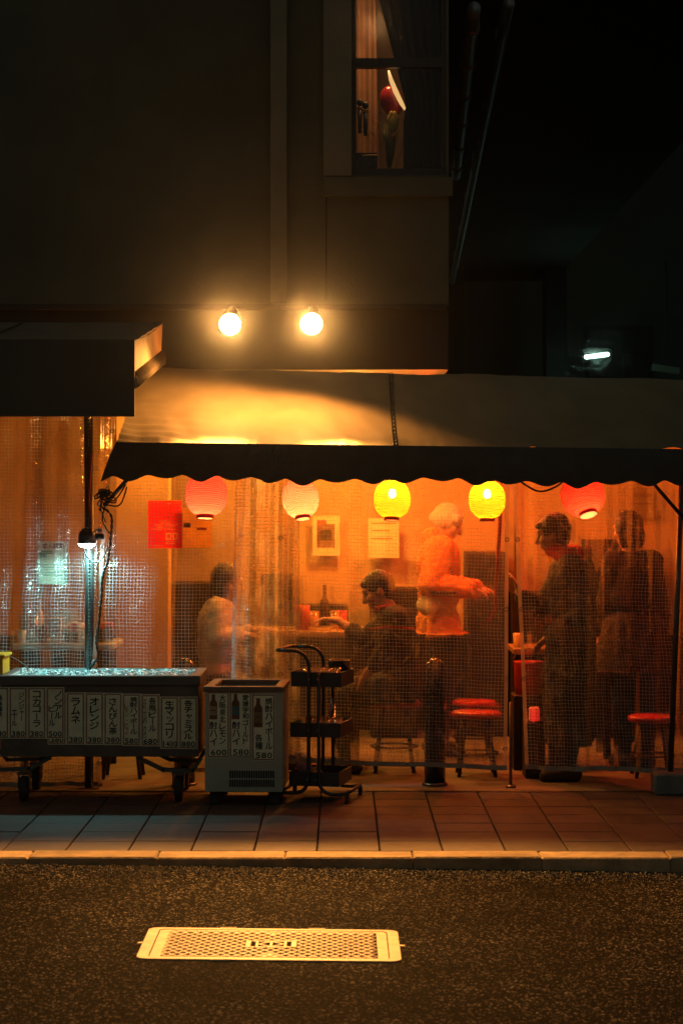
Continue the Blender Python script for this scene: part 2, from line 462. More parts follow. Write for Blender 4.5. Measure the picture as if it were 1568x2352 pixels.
# kerb stones
mb = MB().box((0, 9.94, -.21), (60, .17, .2)); kb = struct(mb.build('kerb', M_['joint_dirt']))
kme = None
for i in range(-7, 8):
    x = -.264 + .598 * (i + .5)
    if kme is None:
        t = MB().box((0, 0, -.1), (.595, .185, .2), bev=.007); o = t.build('kerb_stone', M_['kerb_concrete'], kb); kme = o.data
    else: o = bpy.data.objects.new('kerb_stone', kme); link(o, kb)
    o.location = (x, 9.938 + rnd.uniform(-.004, .004), .001 + rnd.uniform(-.003, .003))
    o.rotation_euler = (rnd.uniform(-.01, .01), 0, rnd.uniform(-.004, .004))
# stall lot floor
mb = MB(); mb.grid(lambda u, v: Vector((u, v, .004 + .004 * noise.noise((u * 1.5, v * 1.5, 0)))), 80, 40, -6, 7, 12.152, 18.5)
struct(mb.build('lot_floor', M_['lot_concrete'], smooth=True))
mb = MB(); mb.grid(lambda u, v: Vector((u, v, -.03)), 4, 4, -60, 60, 12.155, 90)
struct(mb.build('rear_ground', M_['lot_concrete']))
mb = MB()
for i in range(6000):      # loose chippings caught in the gutter
    x = rnd.uniform(-2.4, 2.4); y = 9.84 - abs(rnd.gauss(0, .17)) - .008
    s = rnd.uniform(.002, .006)
    M = Matrix.Rotation(rnd.uniform(0, 6), 3, 'Z') @ Matrix.Rotation(rnd.uniform(-.5, .5), 3, 'X')
    mb.add([M @ Vector(p) * s + Vector((x, y, road_z(x) + s * .4)) for p in ((1, 0, 0), (-.7, .8, 0), (-.6, -.9, .1), (.1, .1, 1), (.2, -.2, -.6))], [(0, 1, 3), (1, 2, 3), (2, 0, 3), (1, 0, 4), (2, 1, 4), (0, 2, 4)])
o = mb.build('gutter_gravel', pm('gravel', (.15, .13, .10), .6, .7, 120)); o['kind'] = 'stuff'; o['label'] = 'loose stone chippings along the gutter under the kerb'

# =================================================================== MANHOLE
MX0, MX1, MY0, MY1 = -.757, .221, 7.775, 8.355
mzt = lambda x: road_z(x) + .002
mh = thing('manhole_cover', 'long pale iron manhole cover with diamond pits set in the asphalt', 'manhole cover', ((MX0 + MX1) / 2, (MY0 + MY1) / 2, road_z(-.27)))
def rrect(x0, x1, y0_, y1_, r, n=6):
    pts = []
    for cx, cy_, a0 in ((x1 - r, y1_ - r, 0), (x0 + r, y1_ - r, 90), (x0 + r, y0_ + r, 180), (x1 - r, y0_ + r, 270)):
        for k in range(n + 1):
            a = R(a0 + 90 * k / n); pts.append((cx + r * math.cos(a), cy_ + r * math.sin(a)))
    return pts
def ringmesh(mb, outer, inner, zt, zb, zfun):
    n = len(outer); vv = []
    for loop, z in ((outer, zb), (outer, zt), (inner, zt), (inner, zb)):
        vv += [Vector((p[0], p[1], zfun(p[0]) + z)) for p in loop]
    fs = []
    for r in range(3):
        for i in range(n):
            j = (i + 1) % n
            fs.append((r * n + i, r * n + j, (r + 1) * n + j, (r + 1) * n + i))
    mb.add(vv, fs)
mb = MB(); ringmesh(mb, rrect(MX0, MX1, MY0, MY1, .045), rrect(MX0 + .042, MX1 - .042, MY0 + .026, MY1 - .026, .03), .004, -.03, mzt)
for sx, x in ((-1, MX0), (1, MX1)):
    mb.box((x + sx * .010, 8.065, mzt(x) - .003), (.026, .030, .012), bev=.004)
for x in (MX0 + .31, MX0 + .66):
    mb.box((x, MY0 - .005, mzt(x) + .001), (.07, .014, .010), bev=.003); mb.box((x, MY1 + .005, mzt(x) + .001), (.07, .014, .010), bev=.003)
mb.build('frame', M_['manhole_iron'], mh)
mb = MB(); ringmesh(mb, rrect(MX0 + .046, MX1 - .046, MY0 + .030, MY1 - .030, .028), rrect(MX0 + .085, MX1 - .085, MY0 + .05, MY1 - .05, .006), .002, -.03, mzt)
lid = mb.build('lid', M_['manhole_iron'], mh)
mb = MB().box(((MX0 + MX1) / 2, (MY0 + MY1) / 2, road_z(-.27) - .045), (MX1 - MX0 - .02, MY1 - MY0 - .02, .02)); mb.build('pit_floor', M_['slot_dark'], mh)
a_, b_ = .0202, .0310
gx0, gx1, gy0, gy1 = MX0 + .086, MX1 - .086, MY0 + .051, MY1 - .051
ecx, ecy = -.268, 8.065
mb = MB()
def cl(p): return Vector((min(gx1, max(gx0, p[0])), min(gy1, max(gy0, p[1])), 0))
row = 0; y = gy0
while y <= gy1 + .001:
    x = gx0 + (a_ if row % 2 else 0)
    while x <= gx1 + .001:
        inside = abs(x - ecx) < .098 and abs(y - ecy) < .062
        ears = abs(x - ecx) < .035 and (abs(y - ecy - .195) < .02 or abs(y - ecy + .195) < .02)
        edge = x < gx0 + .012 or x > gx1 - .012 or y < gy0 + .014 or y > gy1 - .014
        if not inside:
            o4 = [(a_, 0), (0, b_), (-a_, 0), (0, -b_)]
            rings = [(1.0, .0035), (.80, .0035), (.60, .000), (.48, -.0015), (.45, -.03)] if not (edge or ears) else [(1, .0035), (.8, .0035), (.5, .001), (.1, .0005)]
            vv = []
            for s_, z in rings:
                for q in o4:
                    p = cl((x + q[0] * s_, y + q[1] * s_)); vv.append(Vector((p.x, p.y, mzt(p.x) + z)))
            fs = []
            for r in range(len(rings) - 1):
                for i in range(4):
                    j = (i + 1) % 4; fs.append((r * 4 + i, r * 4 + j, r * 4 + 4 + j, r * 4 + 4 + i))
            if edge or ears: fs.append(tuple(range(len(vv) - 4, len(vv))))
            mb.add(vv, fs)
        x += 2 * a_
    y += b_ / 1.0; row += 1
o = mb.build('diamond_lattice', M_['manhole_iron'], lid); o['kind'] = 'stuff'
mb = MB(); zt = mzt(ecx) + .0045
ez = mzt(ecx)
mb.box((ecx, ecy, ez - .012), (.205, .135, .006))
for sx in (-1, 1):
    mb.box((ecx + sx * .087, ecy, zt - .006), (.022, .13, .012), bev=.002)
    mb.box((ecx + sx * .054, ecy, zt - .007), (.013, .095, .011), bev=.002)
    mb.box((ecx, ecy + sx * .055, zt - .007), (.19, .020, .011), bev=.002)
    for sy in (-1, 1):
        p = Vector((ecx + sx * .048, ecy, 0)); q = Vector((ecx + sx * .004, ecy + sy * .044, 0)); d = q - p
        mb.box(((p + q) / 2 + Vector((0, 0, zt - .007))), (d.length, .010, .011), M=Matrix.Rotation(math.atan2(d.y, d.x), 3, 'Z'))
mb.box((ecx, ecy, zt - .0072), (.013, .09, .011), bev=.002)
mb.build('emblem', M_['manhole_iron'], lid)

# =================================================================== BUILDING
WD = 13.0
bx0, bx1 = -9.0, XF(1030, WD)
b = thing('building', 'dark plastered building above the food stall with one lit upper window', 'building', (-2, WD + 2, 0))
def slab(mb, x0, x1, y0, y1, z0, z1): mb.box(((x0 + x1) / 2, (y0 + y1) / 2, (z0 + z1) / 2), (x1 - x0, y1 - y0, z1 - z0))
zb = ZF(703, WD)
wx0, wx1 = XF(808, WD), XF(1026, WD)
wz0 = ZF(402, WD)
# facade with the window opening left open
mb = MB()
slab(mb, bx0, wx0, WD, WD + .25, zb, 9.0)
slab(mb, wx0, bx1, WD + .001, WD + .25, zb, wz0)
slab(mb, wx0, bx1, WD, WD + .25, 6.6, 9.0)
slab(mb, XF(1024, WD), bx1, WD, WD + .25, wz0, 6.6)
slab(mb, bx1 - .2, bx1 - .002, WD + .25, WD + 8, zb, 9.0)
slab(mb, bx0, bx1 - .2, WD + 7.8, WD + 8, zb, 9.0)
wall = mb.build('wall', M_['facade'], b)
mb = MB(); slab(mb, bx0, bx1, WD + .06, WD + 4.0, 2.49, zb - .003); mb.build('fascia_board', M_['fascia_dark'], b)
mb = MB(); slab(mb, bx0, bx1 - .01, WD - .012, WD + .05, zb - .02, zb + .012); mb.build('drip_edge', M_['fascia_dark'], wall)
mb = MB(); slab(mb, XF(622, WD), XF(659, WD), WD - .075, WD - .001, zb + .01, 9); mb.build('pilaster', M_['facade_light'], wall)
mb = MB(); slab(mb, XF(743, WD), XF(807, WD), WD - .05, WD - .001, ZF(406, WD), 9); mb.build('window_jamb', M_['facade_light'], wall)
mb = MB(); slab(mb, XF(745, WD), XF(1038, WD), WD - .045, WD - .0005, ZF(452, WD), ZF(409, WD)); mb.build('window_sill', M_['facade'], wall)
mb = MB()   # raised panel joint below the sill
slab(mb, XF(747, WD), XF(751, WD), WD - .006, WD - .0004, zb + .03, ZF(454, WD)); mb.build('panel_joint', M_['fascia_dark'], wall)
# window frame and panes
win = thing('upstairs_window', 'black framed sash window glowing dim amber on the upper floor', 'window', ((wx0 + wx1) / 2, WD, wz0))
mb = MB()
slab(mb, XF(808, WD), XF(818, WD), WD + .03, WD + .09, wz0, 6.6)
slab(mb, XF(1015, WD), XF(1025, WD), WD + .03, WD + .09, wz0, 6.6)
slab(mb, XF(818, WD), XF(1015, WD), WD + .031, WD + .089, wz0, ZF(385, WD))
mb.build('frame', M_['black_metal'], win)
mb = MB(); slab(mb, XF(818, WD), XF(1015, WD), WD + .028, WD + .088, ZF(152, WD), ZF(131, WD)); mb.build('crossbar', M_['black_metal'], win)
for za, zc in ((ZF(385, WD), ZF(152, WD)), (ZF(131, WD), 6.6)):
    mb = MB(); slab(mb, XF(818, WD), XF(1015, WD), WD + .055, WD + .059, za, zc); mb.build('pane', M_['window_glass'], win)
# room behind the window
mb = MB(); RD = WD + 1.6
slab(mb, wx0 - 1.2, bx1 - .21, RD, RD + .05, wz0 - .6, 7.2)
slab(mb, wx0 - 1.25, wx0 - 1.2, WD + .26, RD, wz0 - .6, 7.2)
slab(mb, wx0 - 1.2, bx1 - .21, WD + .255, RD, wz0 - .65, wz0 - .6)
slab(mb, wx0 - 1.2, bx1 - .21, WD + .255, RD, 7.2, 7.25)
mb.build('room', pm('room_wall', (.20, .13, .08), .8, .25, 3), wall)
def cloth(mb, x0t, x1t, x0b, x1b, z0, z1, yy, amp, lam, nu=60, nv=20):
    def fn(u, v):
        xt = x0t + (x1t - x0t) * u; xb = x0b + (x1b - x0b) * u
        x = xb + (xt - xb) * v
        return Vector((x, yy + amp * math.sin(x * 6.283 / lam + .8 * math.sin(3 * v)) * (.5 + .5 * u), z0 + (z1 - z0) * v))
    mb.grid(fn, nu, nv)
mb = MB(); yy = WD + .17
# dark curtain pulled to the right, its edge slanting
def fn(u, v):
    z = wz0 - .05 + (6.7 - wz0 + .05) * v
    ypx = 1176 - (z - HC) * FD / yy
    e = 868 + (932 - 868) * max(0, min(1, (ypx + 10) / 250)) if ypx < 240 else 932 - 6 * min(1, (ypx - 240) / 40)
    xe = XF(e, yy); x = xe + (XF(1022, yy) - xe) * u
    return Vector((x, yy + .02 * math.sin(u * 40) * u, z))
mb.grid(fn, 60, 60)
cu = mb.build('window_drape', pm('drape_dark', (.012, .010, .009), .9, .2, 10), None, True); solo(cu, 'dark drape drawn across the right of the upstairs window', 'curtain')
mb = MB(); cloth(mb, XF(800, WD + .9), XF(850, WD + .9), XF(800, WD + .9), XF(872, WD + .9), wz0 - .2, 6.9, WD + .9, .02, .07)
cu = mb.build('inner_drape', pm('drape_brown', (.26, .14, .08), .85, .2, 9), None, True); solo(cu, 'brown inner drape hanging behind the left half of the upstairs window', 'curtain')
# slanted bright lampshade
yy = WD + .30
mb = MB()
mb.tube([W(892, 162, yy), W(897, 182, yy), W(908, 210, yy), W(921, 236, yy), W(930, 252, yy)], [.006, .013, .016, .014, .008], 10)
ls = mb.build('lampshade', emis('shade_glow', (1., .58, .20), .8), None, True); solo(ls, 'glowing slanted lamp shade behind the upstairs window', 'lamp')
mb = MB(); mb.ell(W(899, 232, WD + .40), (.075, .06, .10), M=Matrix.Rotation(R(-14), 3, 'Y'), n=24, m=16)
o = mb.build('balloon', pm('balloon_red', (.42, .03, .04), .18, .1, 6, spec=.6), None, True); solo(o, 'dark red balloon under the slanted shade in the upstairs window', 'balloon')
# bouquet in cellophane
bq = thing('bouquet', 'cellophane wrapped bouquet with one pale yellow bloom on the upstairs sill', 'bouquet', W(900, 385, WD + .3))
mb = MB(); yy = WD + .32
mb.ell(W(902, 282, yy), (.035, .03, .062), n=18, m=12)
for k in range(6):
    a = k * 1.05; mb.ell(W(902 + 8 * math.cos(a), 276 + 10 * math.sin(a), yy - .012), (.017, .012, .036))
mb.build('bloom', pm('bloom_yellow', (.62, .42, .10), .6, .2, 30), bq, True)
mb = MB()
for k in range(26):
    a = rnd.uniform(-1, 1); mb.tube([W(893 + a * 4, 385, yy), W(896 + a * 12, 330, yy + .01 * a), W(900 + a * 26 + rnd.uniform(-5, 5), 262 + rnd.uniform(0, 50), yy + rnd.uniform(-.03, .03))], [.0035, .003, .001], 5)
mb.build('stems', pm('stem_green', (.10, .12, .03), .6, .3, 40), bq, True)
mb = MB(); mb.lathe([(.028, 0), (.06, .12), (.085, .25), (.10, .33)], 20, Matrix.Translation(W(902, 385, yy)), cap=False); mb.build('wrap', M_['clear_glass'], bq, True)
for k, (x, y) in enumerate(((826, 240), (839, 246))):
    t = thing('microphone', ('leftmost' if k == 0 else 'rightmost') + ' of two black microphones standing in the upstairs window', 'microphone', W(x, 300, WD + .3), 'microphones upstairs')
    mb = MB(); mb.ell(W(x, y - 4, WD + .3), (.021, .021, .024)); mb.build('grille', M_['black_metal'], t, True)
    mb = MB(); mb.lathe([(.0205, 0), (.0205, .008)], 14, Matrix.Translation(W(x, y + 9, WD + .3))); mb.build('ring', pm('brass', (.7, .42, .10), .3, .1, 20, metal=.9), t, True)
    mb = MB(); mb.lathe([(.011, 0), (.017, .15)], 14, Matrix.Translation(W(x, y + 66, WD + .3))); mb.build('handle', M_['black_metal'], t, True)
st = thing('display_stand', 'low dark stand with a brass edge inside the upstairs window', 'stand', W(850, 385, WD + .35))
mb = MB(); slab(mb, XF(812, WD + .3), XF(866, WD + .3), WD + .2, WD + .5, wz0 - .05, ZF(357, WD + .3)); mb.build('body', M_['dark_wood'], st)
mb = MB(); mb.tube([W(832, 357, WD + .19), W(846, 356, WD + .19), W(866, 356, WD + .19)], .003, 6); mb.build('brass_edge', M_['brass'], st)
mb = MB(); mb.tube([W(822, 300, WD + .3), W(830, 297, WD + .3), W(845, 300, WD + .32), W(860, 312, WD + .35)], .004, 6); mb.tube([W(838, 268, WD + .42), W(868, 280, WD + .45), W(862, 330, WD + .45)], .003, 6); mb.build('wire_rail', M_['brass'], st)
ld = bpy.data.lights.new('room_bulb', 'POINT'); ld.energy = 10.0; ld.color = (1, .48, .17); ld.shadow_soft_size = .08
lo = bpy.data.objects.new('room_bulb', ld); link(lo, ls); lo.location = (XF(862, WD + .36), WD + .36, wz0 + 1.0)

# =================================================================== ALLEY AND OVERPASS ON THE RIGHT
ov = thing('overpass', 'dark elevated roadway deck roofing the alley at right', 'overpass', (3, 24, 0))
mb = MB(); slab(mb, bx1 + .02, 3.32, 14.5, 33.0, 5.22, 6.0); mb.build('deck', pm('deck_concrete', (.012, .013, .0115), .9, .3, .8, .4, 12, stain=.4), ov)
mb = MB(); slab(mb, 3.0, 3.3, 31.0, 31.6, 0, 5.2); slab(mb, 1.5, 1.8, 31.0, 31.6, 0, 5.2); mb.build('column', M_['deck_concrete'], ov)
for nme, x0, x1, yy, h, c, lab in (('rear_building', -2.0, 14, 34.0, 14, (.05, .055, .045), 'dim grey green concrete building closing the alley behind the overpass'),):
    t = thing(nme, lab, 'building', (6, yy, 0))
    mb = MB(); slab(mb, x0, x1, yy, yy + .5, 0, h); mb.build('wall', pm('rear_concrete', (.08, .095, .075), .9, .25, .6, .3, 9, stain=.5), t)
    for k in range(3):
        mb = MB(); slab(mb, 3.9 + k * 1.9, 5.0 + k * 1.9, yy - .05, yy - .002, 3.2, 4.6); f = mb.build('window', M_['fascia_dark'], t)
        mb = MB(); slab(mb, 3.97 + k * 1.9, 4.93 + k * 1.9, yy - .06, yy - .052, 3.27, 4.53); mb.build('pane', M_['clear_glass'], f)
t = thing('side_building', 'black windowless building wall along the right of the alley', 'building', (6.5, 24, 0))
mb = MB(); slab(mb, 6.2, 6.6, 12.6, 33.9, 0, 14); mb.build('wall', M_['rear_concrete'], t)
p = thing('drain_pipe', 'grey jointed pipe running back beside the upper window', 'pipe', (1.0, 16, 4.9))
P0 = W(1088, -20, 14.0); P1 = W(1047, 405, 21.0); P0.z = P1.z = 4.95
path = [P0 + (P1 - P0) * (k / 12) for k in range(13)]
mb = MB().tube(path, .045, 12); mb.build('pipe_run', M_['galvanised'], p, True)
for k in range(1, 12, 2):
    d = (P1 - P0).normalized(); q = path[k]
    mb = MB().tube([q - d * .06, q + d * .06], .056, 12); mb.build('collar', M_['galvanised'], p, True)
p = thing('conduit', 'thin pale conduit slanting back under the overpass', 'pipe', (1.3, 20, 4.9))
Q0 = W(1168, -15, 14.0); Q1 = W(1034, 672, 32.0); Q0.z = Q1.z = 4.98
mb = MB().tube([Q0 + (Q1 - Q0) * (k / 20) for k in range(21)], .04, 10); mb.build('conduit_run', M_['galvanised'], p, True)
for k in range(2, 20, 3):
    q = Q0 + (Q1 - Q0) * (k / 20); mb = MB().box((q.x, q.y, q.z + .12), (.03, .04, .24)); mb.build('bracket', M_['galvanised'], p)
fl = thing('fluorescent_light', 'small lit green white fluorescent tube deep in the alley', 'lamp', W(1369, 800, 30))
mb = MB().tube([W(1345, 820, 30.4), W(1369, 817, 30), W(1394, 814, 29.6)], .028, 10); mb.build('tube', emis('fluoro', (.55, 1., .80), 9.0), fl, True)
mb = MB().box(W(1369, 806, 30.05), (.36, .12, .05)); mb.build('housing', M_['fascia_dark'], fl)
ld = bpy.data.lights.new('fluorescent_glow', 'POINT'); ld.energy = 7; ld.color = (.5, 1., .8); ld.shadow_soft_size = .08
lo = bpy.data.objects.new('fluorescent_glow', ld); link(lo, fl); lo.location = W(1369, 822, 29.95) - OFF[fl.name]
t = thing('roadside_sign', 'faint pale sign board hanging at the far end of the alley', 'sign', W(1530, 850, 30.0))
mb = MB().box(W(1528, 848, 31.5), (.42, .04, .10), M=Matrix.Rotation(R(8), 3, 'Y'), bev=.006); mb.build('board', pm('pale_sign', (.14, .16, .13), .6, .1, 6), t)
mb = MB().tube([W(1528, 848, 31.52), W(1528, 600, 31.52)], .015, 6); mb.build('hanger', M_['black_metal'], t)

# =================================================================== LEFT AWNING BOX
AX = XF(310, 11.0)
lb = thing('shop_awning', 'black box fronted shop awning at the left edge', 'awning', (AX - 1, 11.5, 2.1))
mb = MB(); slab(mb, AX - 3.2, AX, 10.985, 11.0, ZF(957, 11), ZF(780, 11)); mb.build('front_panel', M_['black_panel'], lb)
zf, zr = ZF(781, 11), ZF(742, 12.6)
mb = MB(); mb.grid(lambda u, v: Vector((AX - 3.2 + 3.2 * u, 11.002 + 1.75 * v, zf + (zr - zf) * v * 1.08 - .02 * math.sin(v * 3.1))), 20, 10); mb.build('top_sheet', pm('awning_brown', (.16, .13, .10), .75, .2, 5, .2, 60), lb, True)
for k in range(1, 4):
    x = AX - .86 * k + .02; mb = MB().tube([(x, 11.003, zf + .004), (x, 11.85, zf + (zr - zf) * .53 - .012), (x, 12.7, zf + (zr - zf) * 1.05)], .006, 6); mb.build('seam', M_['black_metal'], lb)
def sidefn(u, v):
    y = 11.004 + 1.7 * u; zt = zf + (zr - zf) * 1.08 * (y - 11) / 1.75 - .006
    return Vector((AX - .004 + .003 * math.sin(u * 30 + v * 3), y, zt - .165 * (1 - v)))
mb = MB(); mb.grid(sidefn, 40, 8); mb.build('side_sheet', pm('awning_cream', (.40, .31, .19), .7, .15, 6, .2, 60), lb, True)
mb = MB(); pth = [Vector((AX - .005, 11.0 + 1.7 * k / 12, zf - .225 + (zr - zf) * 1.08 * (1.7 * k / 12) / 1.75)) for k in range(13)]; mb.tube(pth, .026, 12); mb.build('side_rail', pm('rail_bamboo', (.42, .32, .18), .5, .2, 12), lb, True)
mb = MB()
for k in range(30):
    u = k / 29; c = Vector((AX - .005, 11.02 + 1.62 * u, zf - .225 + (zr - zf) * 1.08 * (1.62 * u + .02) / 1.75))
    mb.tube([c + Vector((.005, .012, .062)), c + Vector((.028, .005, .02)), c + Vector((.027, -.008, -.015)), c + Vector((0, -.012, -.03))], .0045, 5)
mb.build('rope_lacing', pm('rope', (.16, .12, .07), .8, .2, 40), lb, True)

# =================================================================== MAIN AWNING
aw = thing('stall_awning', 'tan canvas awning with black scalloped valance over the stall', 'awning', (.3, 12, 1.9))
FD_ = 11.4; BD_ = 12.45
def fz(x):    # front edge height along x (metres)
    xd = 784 + x * FD / FD_
    return ZF(1018 + 16 * (xd - 270) / 1298, FD_)
def bz(x):
    xd = 784 + x * FD / BD_
    return ZF(846 + 14 * (xd - 395) / 640, BD_)
axl, axr = XF(268, FD_), 2.35
def canopy(u, v):
    x = axl + (axr - axl) * u
    # left end: canopy sweeps back under the neighbouring awning
    y = FD_ + (BD_ - FD_) * v
    sag = -.05 * math.sin(math.pi * v) * (1 + .25 * math.sin(x * 2.3))
    z = fz(x) + (bz(x) - fz(x)) * v + sag
    wr = math.exp(-((x - axl) / .34) ** 2) * (1 - v) ** 2
    z += .014 * wr * math.sin(60 * (y - FD_) + 9 * (x - axl) + 6 * (x - axl) ** 2)
    z += .012 * noise.noise((x * 3.2, y * 4, 1)) + .006 * noise.noise((x * 11 + 4 * v, y * 5, 4)) * (1 - .5 * v) + .004 * math.sin(x * 21 + 7 * v + 2 * math.sin(x * 5)) * (1 - v) ** 1.5
    z += .003 * math.exp(-v * 12) * math.sin(x * 55 + 3 * math.sin(x * 13))
    return Vector((x, y, z))
mb = MB(); mb.grid(canopy, 260, 60); can = mb.build('canopy', M_['canvas'], aw, True)
mb = MB()
xs = XF(903, 11.8); us = (xs - axl) / (axr - axl)
for dx in (-.008, .008): mb.tube([canopy(us, k / 14) + Vector((dx, 0, .003)) for k in range(15)], .0035, 5)
mb.build('seam', M_['black_metal'], can, True)
mb = MB()
for k in range(16): MB().box(canopy(us, .02 + k / 17) + Vector((0, 0, .004)), (.012, .02, .004)).build('stitch_patch', pm('seam_tape', (.13, .10, .06), .8, .2, 20), can)
mb = MB()
lows = [0]
def scal(x):
    xd = 784 + x * FD / FD_
    t = (xd - 380) / 79.0
    return ZF(1093 + 3.5 * math.sin(xd * .011) + 9.5 * abs(math.cos(math.pi * t)) ** 1.5 * (1.2 + .4 * math.sin(xd * .03)) + (xd - 300) * .011, FD_)
def val(u, v):
    xt = axl + (axr - axl) * u
    xb = XF(232, FD_) + (axr - XF(232, FD_)) * u
    x = xt + (xb - xt) * v
    zt = fz(x) + .006; z = zt + (scal(x) - zt) * v
    return Vector((x, FD_ - .012 - .012 * v * math.sin(x * 9 + math.sin(x * 4)) - .01 * math.sin(math.pi * v), z))
mb.grid(val, 420, 10); mb.build('valance', M_['black_fabric'], aw, True)
mb = MB().tube([(axl + (axr - axl) * k / 20, FD_ + .02, fz(axl + (axr - axl) * k / 20) - .022) for k in range(21)], .016, 10); mb.build('front_rail', M_['galvanised'], aw, True)
mb = MB(); slab(mb, bx1 + .004, 2.7, 12.47, 15.9, 2.35, 2.385); mb.build('added_roof', M_['fascia_dark'], aw)  # unseen roof slab, added to stop stall light leaking upwards
# =================================================================== FLOODLIGHTS
for k, (xd, yd, ax_, half) in enumerate(((528, 745, (-.22, -.06, -.97), 85), (715, 744, (-.24, -.16, -.95), 76))):
    c = W(xd, yd, 11.8)
    t = thing('floodlight', ('left' if k == 0 else 'right') + ' of the two round white hot floodlights above the awning', 'lamp', c, 'floodlights above the awning')
    mb = MB().ell(c, .0615, n=28, m=18); bl = mb.build('bulb', emis('flood_glow%d' % k, (1, .60, .25), 13), t, True)
    ax = Vector(ax_).normalized(); hx = Vector((-.05, -.8, -.6)).normalized()
    Mx = Matrix.Translation(c) @ hx.to_track_quat('-Z', 'Y').to_matrix().to_4x4()
    mb = MB().lathe([(.040, .046), (.042, .05), (.036, .075), (.03, .10), (.03, .15)], 36, Mx, cap=False); mb.build('reflector_shade', pm('shade_enamel', (.010, .0055, .0025), .55, .2, 12), t, True)
    mb = MB().tube([c - hx * .11, c - hx * .16 + Vector((0, .06, .01)), Vector((c.x, 12.6, c.z + .13)), Vector((c.x, WD + .06, c.z + .13))], .013, 8); mb.build('arm', M_['black_metal'], t, True)
    ld = bpy.data.lights.new('flood_beam', 'SPOT'); ld.energy = 54; ld.color = (1, .42, .095); ld.spot_size = R(2 * half); ld.spot_blend = .3; ld.shadow_soft_size = .055
    lb2 = bpy.data.lights.new('flood_core', 'SPOT'); lb2.energy = 1150; lb2.color = (1, .42, .085); lb2.spot_size = R(58); lb2.spot_blend = 1.0; lb2.shadow_soft_size = .06
    l2 = bpy.data.objects.new('flood_core', lb2); link(l2, t); a2 = Vector((.75 if k else -.55, -2.62, -2.55)).normalized(); l2.location = Vector((0, -.10, -.12)); l2.rotation_euler = a2.to_track_quat('-Z', 'Y').to_euler()
    lb3 = bpy.data.lights.new('flood_glare', 'SPOT'); lb3.energy = 260; lb3.color = (1, .44, .11); lb3.spot_size = R(60); lb3.spot_blend = 1.0; lb3.shadow_soft_size = .05  # extra spot towards the viewer, added only for the halo in the haze
    l3 = bpy.data.objects.new('flood_glare', lb3); link(l3, t); a3 = Vector((0, -1, -.09)).normalized(); l3.location = a3 * .07; l3.rotation_euler = a3.to_track_quat('-Z', 'Y').to_euler()
    lo = bpy.data.objects.new('flood_beam', ld); link(lo, t); lo.rotation_euler = ax.to_track_quat('-Z', 'Y').to_euler(); lo.location = Vector((0, -.05, -.145))
# =================================================================== STALL INTERIOR
bk = thing('rear_wall', 'amber lit rear wall inside the stall behind the drinkers', 'wall', (0, 15.6, 0))
mb = MB(); slab(mb, -3.2, 3.0, 15.6, 15.8, .70, 2.488); mb.build('upper_wall', M_['interior_wall'], bk)
mb = MB(); slab(mb, -3.2, 3.0, 15.58, 15.8, 0, .698); mb.build('dark_band', M_['dark_wood'], bk)  # added near-black band, its colour stands for the dim lower room
for i, x in enumerate((-2.2, -1.55, -.62, .25, 1.2, 2.1)):
    mb = MB(); slab(mb, x, x + .07, 15.55, 15.579, 0, 2.45); mb.build('batten', M_['table_wood'], bk)
sw = thing('added_end_wall', 'added unseen boarded wall closing the left end of the stall', 'wall', (-3.2, 14, 0))  # out of view, added to hold the light inside the stall
mb = MB(); slab(mb, -3.3, -3.2, 12.6, 15.8, 0, 2.488); mb.build('boards', M_['interior_wall'], sw)
sw = thing('added_end_screen', 'added unseen boarded screen closing the right end of the stall', 'wall', (2.6, 14, 0))  # unseen right end, added to contain the stall light
mb = MB(); slab(mb, 2.5, 2.55, 12.5, 15.6, 0, 2.3); mb.build('boards', M_['interior_wall'], sw)
pl = thing('wall_pillar', 'pale square pillar left of the dark cabinet inside the stall', 'pillar', W(330, 1700, 14.4))
mb = MB(); slab(mb, XF(268, 14.4), XF(386, 14.4), 14.4, 14.7, 0, 2.488); mb.build('shaft', M_['interior_wall'], pl)
mb = MB(); slab(mb, XF(266, 14.4), XF(388, 14.4), 14.385, 14.71, 0, .12); mb.build('skirting', M_['dark_wood'], pl)
cb = thing('cabinet', 'dark cabinet standing behind the beige top drinker', 'cabinet', W(440, 1700, 14.7))
mb = MB(); slab(mb, XF(388, 14.7), XF(548, 14.7), 14.7, 15.2, .03, ZF(1340, 14.7)); mb.build('carcass', M_['dark_wood'], cb)
for x0, x1 in ((390, 466), (469, 546)):
    mb = MB(); slab(mb, XF(x0, 14.7), XF(x1, 14.7), 14.68, 14.698, .06, ZF(1348, 14.7)); d = mb.build('door', M_['dark_wood'], cb)
    mb = MB().tube([(XF(467, 14.7) + (.03 if x0 > 460 else -.03), 14.665, .7), (XF(467, 14.7) + (.03 if x0 > 460 else -.03), 14.665, .82)], .006, 6); mb.build('handle', M_['steel_dark'], d)
cp = cb
mb = MB(); slab(mb, XF(388, 14.7), XF(548, 14.7), 15.1, 15.15, ZF(1339, 14.7), 2.45); mb.build('back_board', pm('tan_board', (.24, .16, .08), .7, .2, 6), cp)

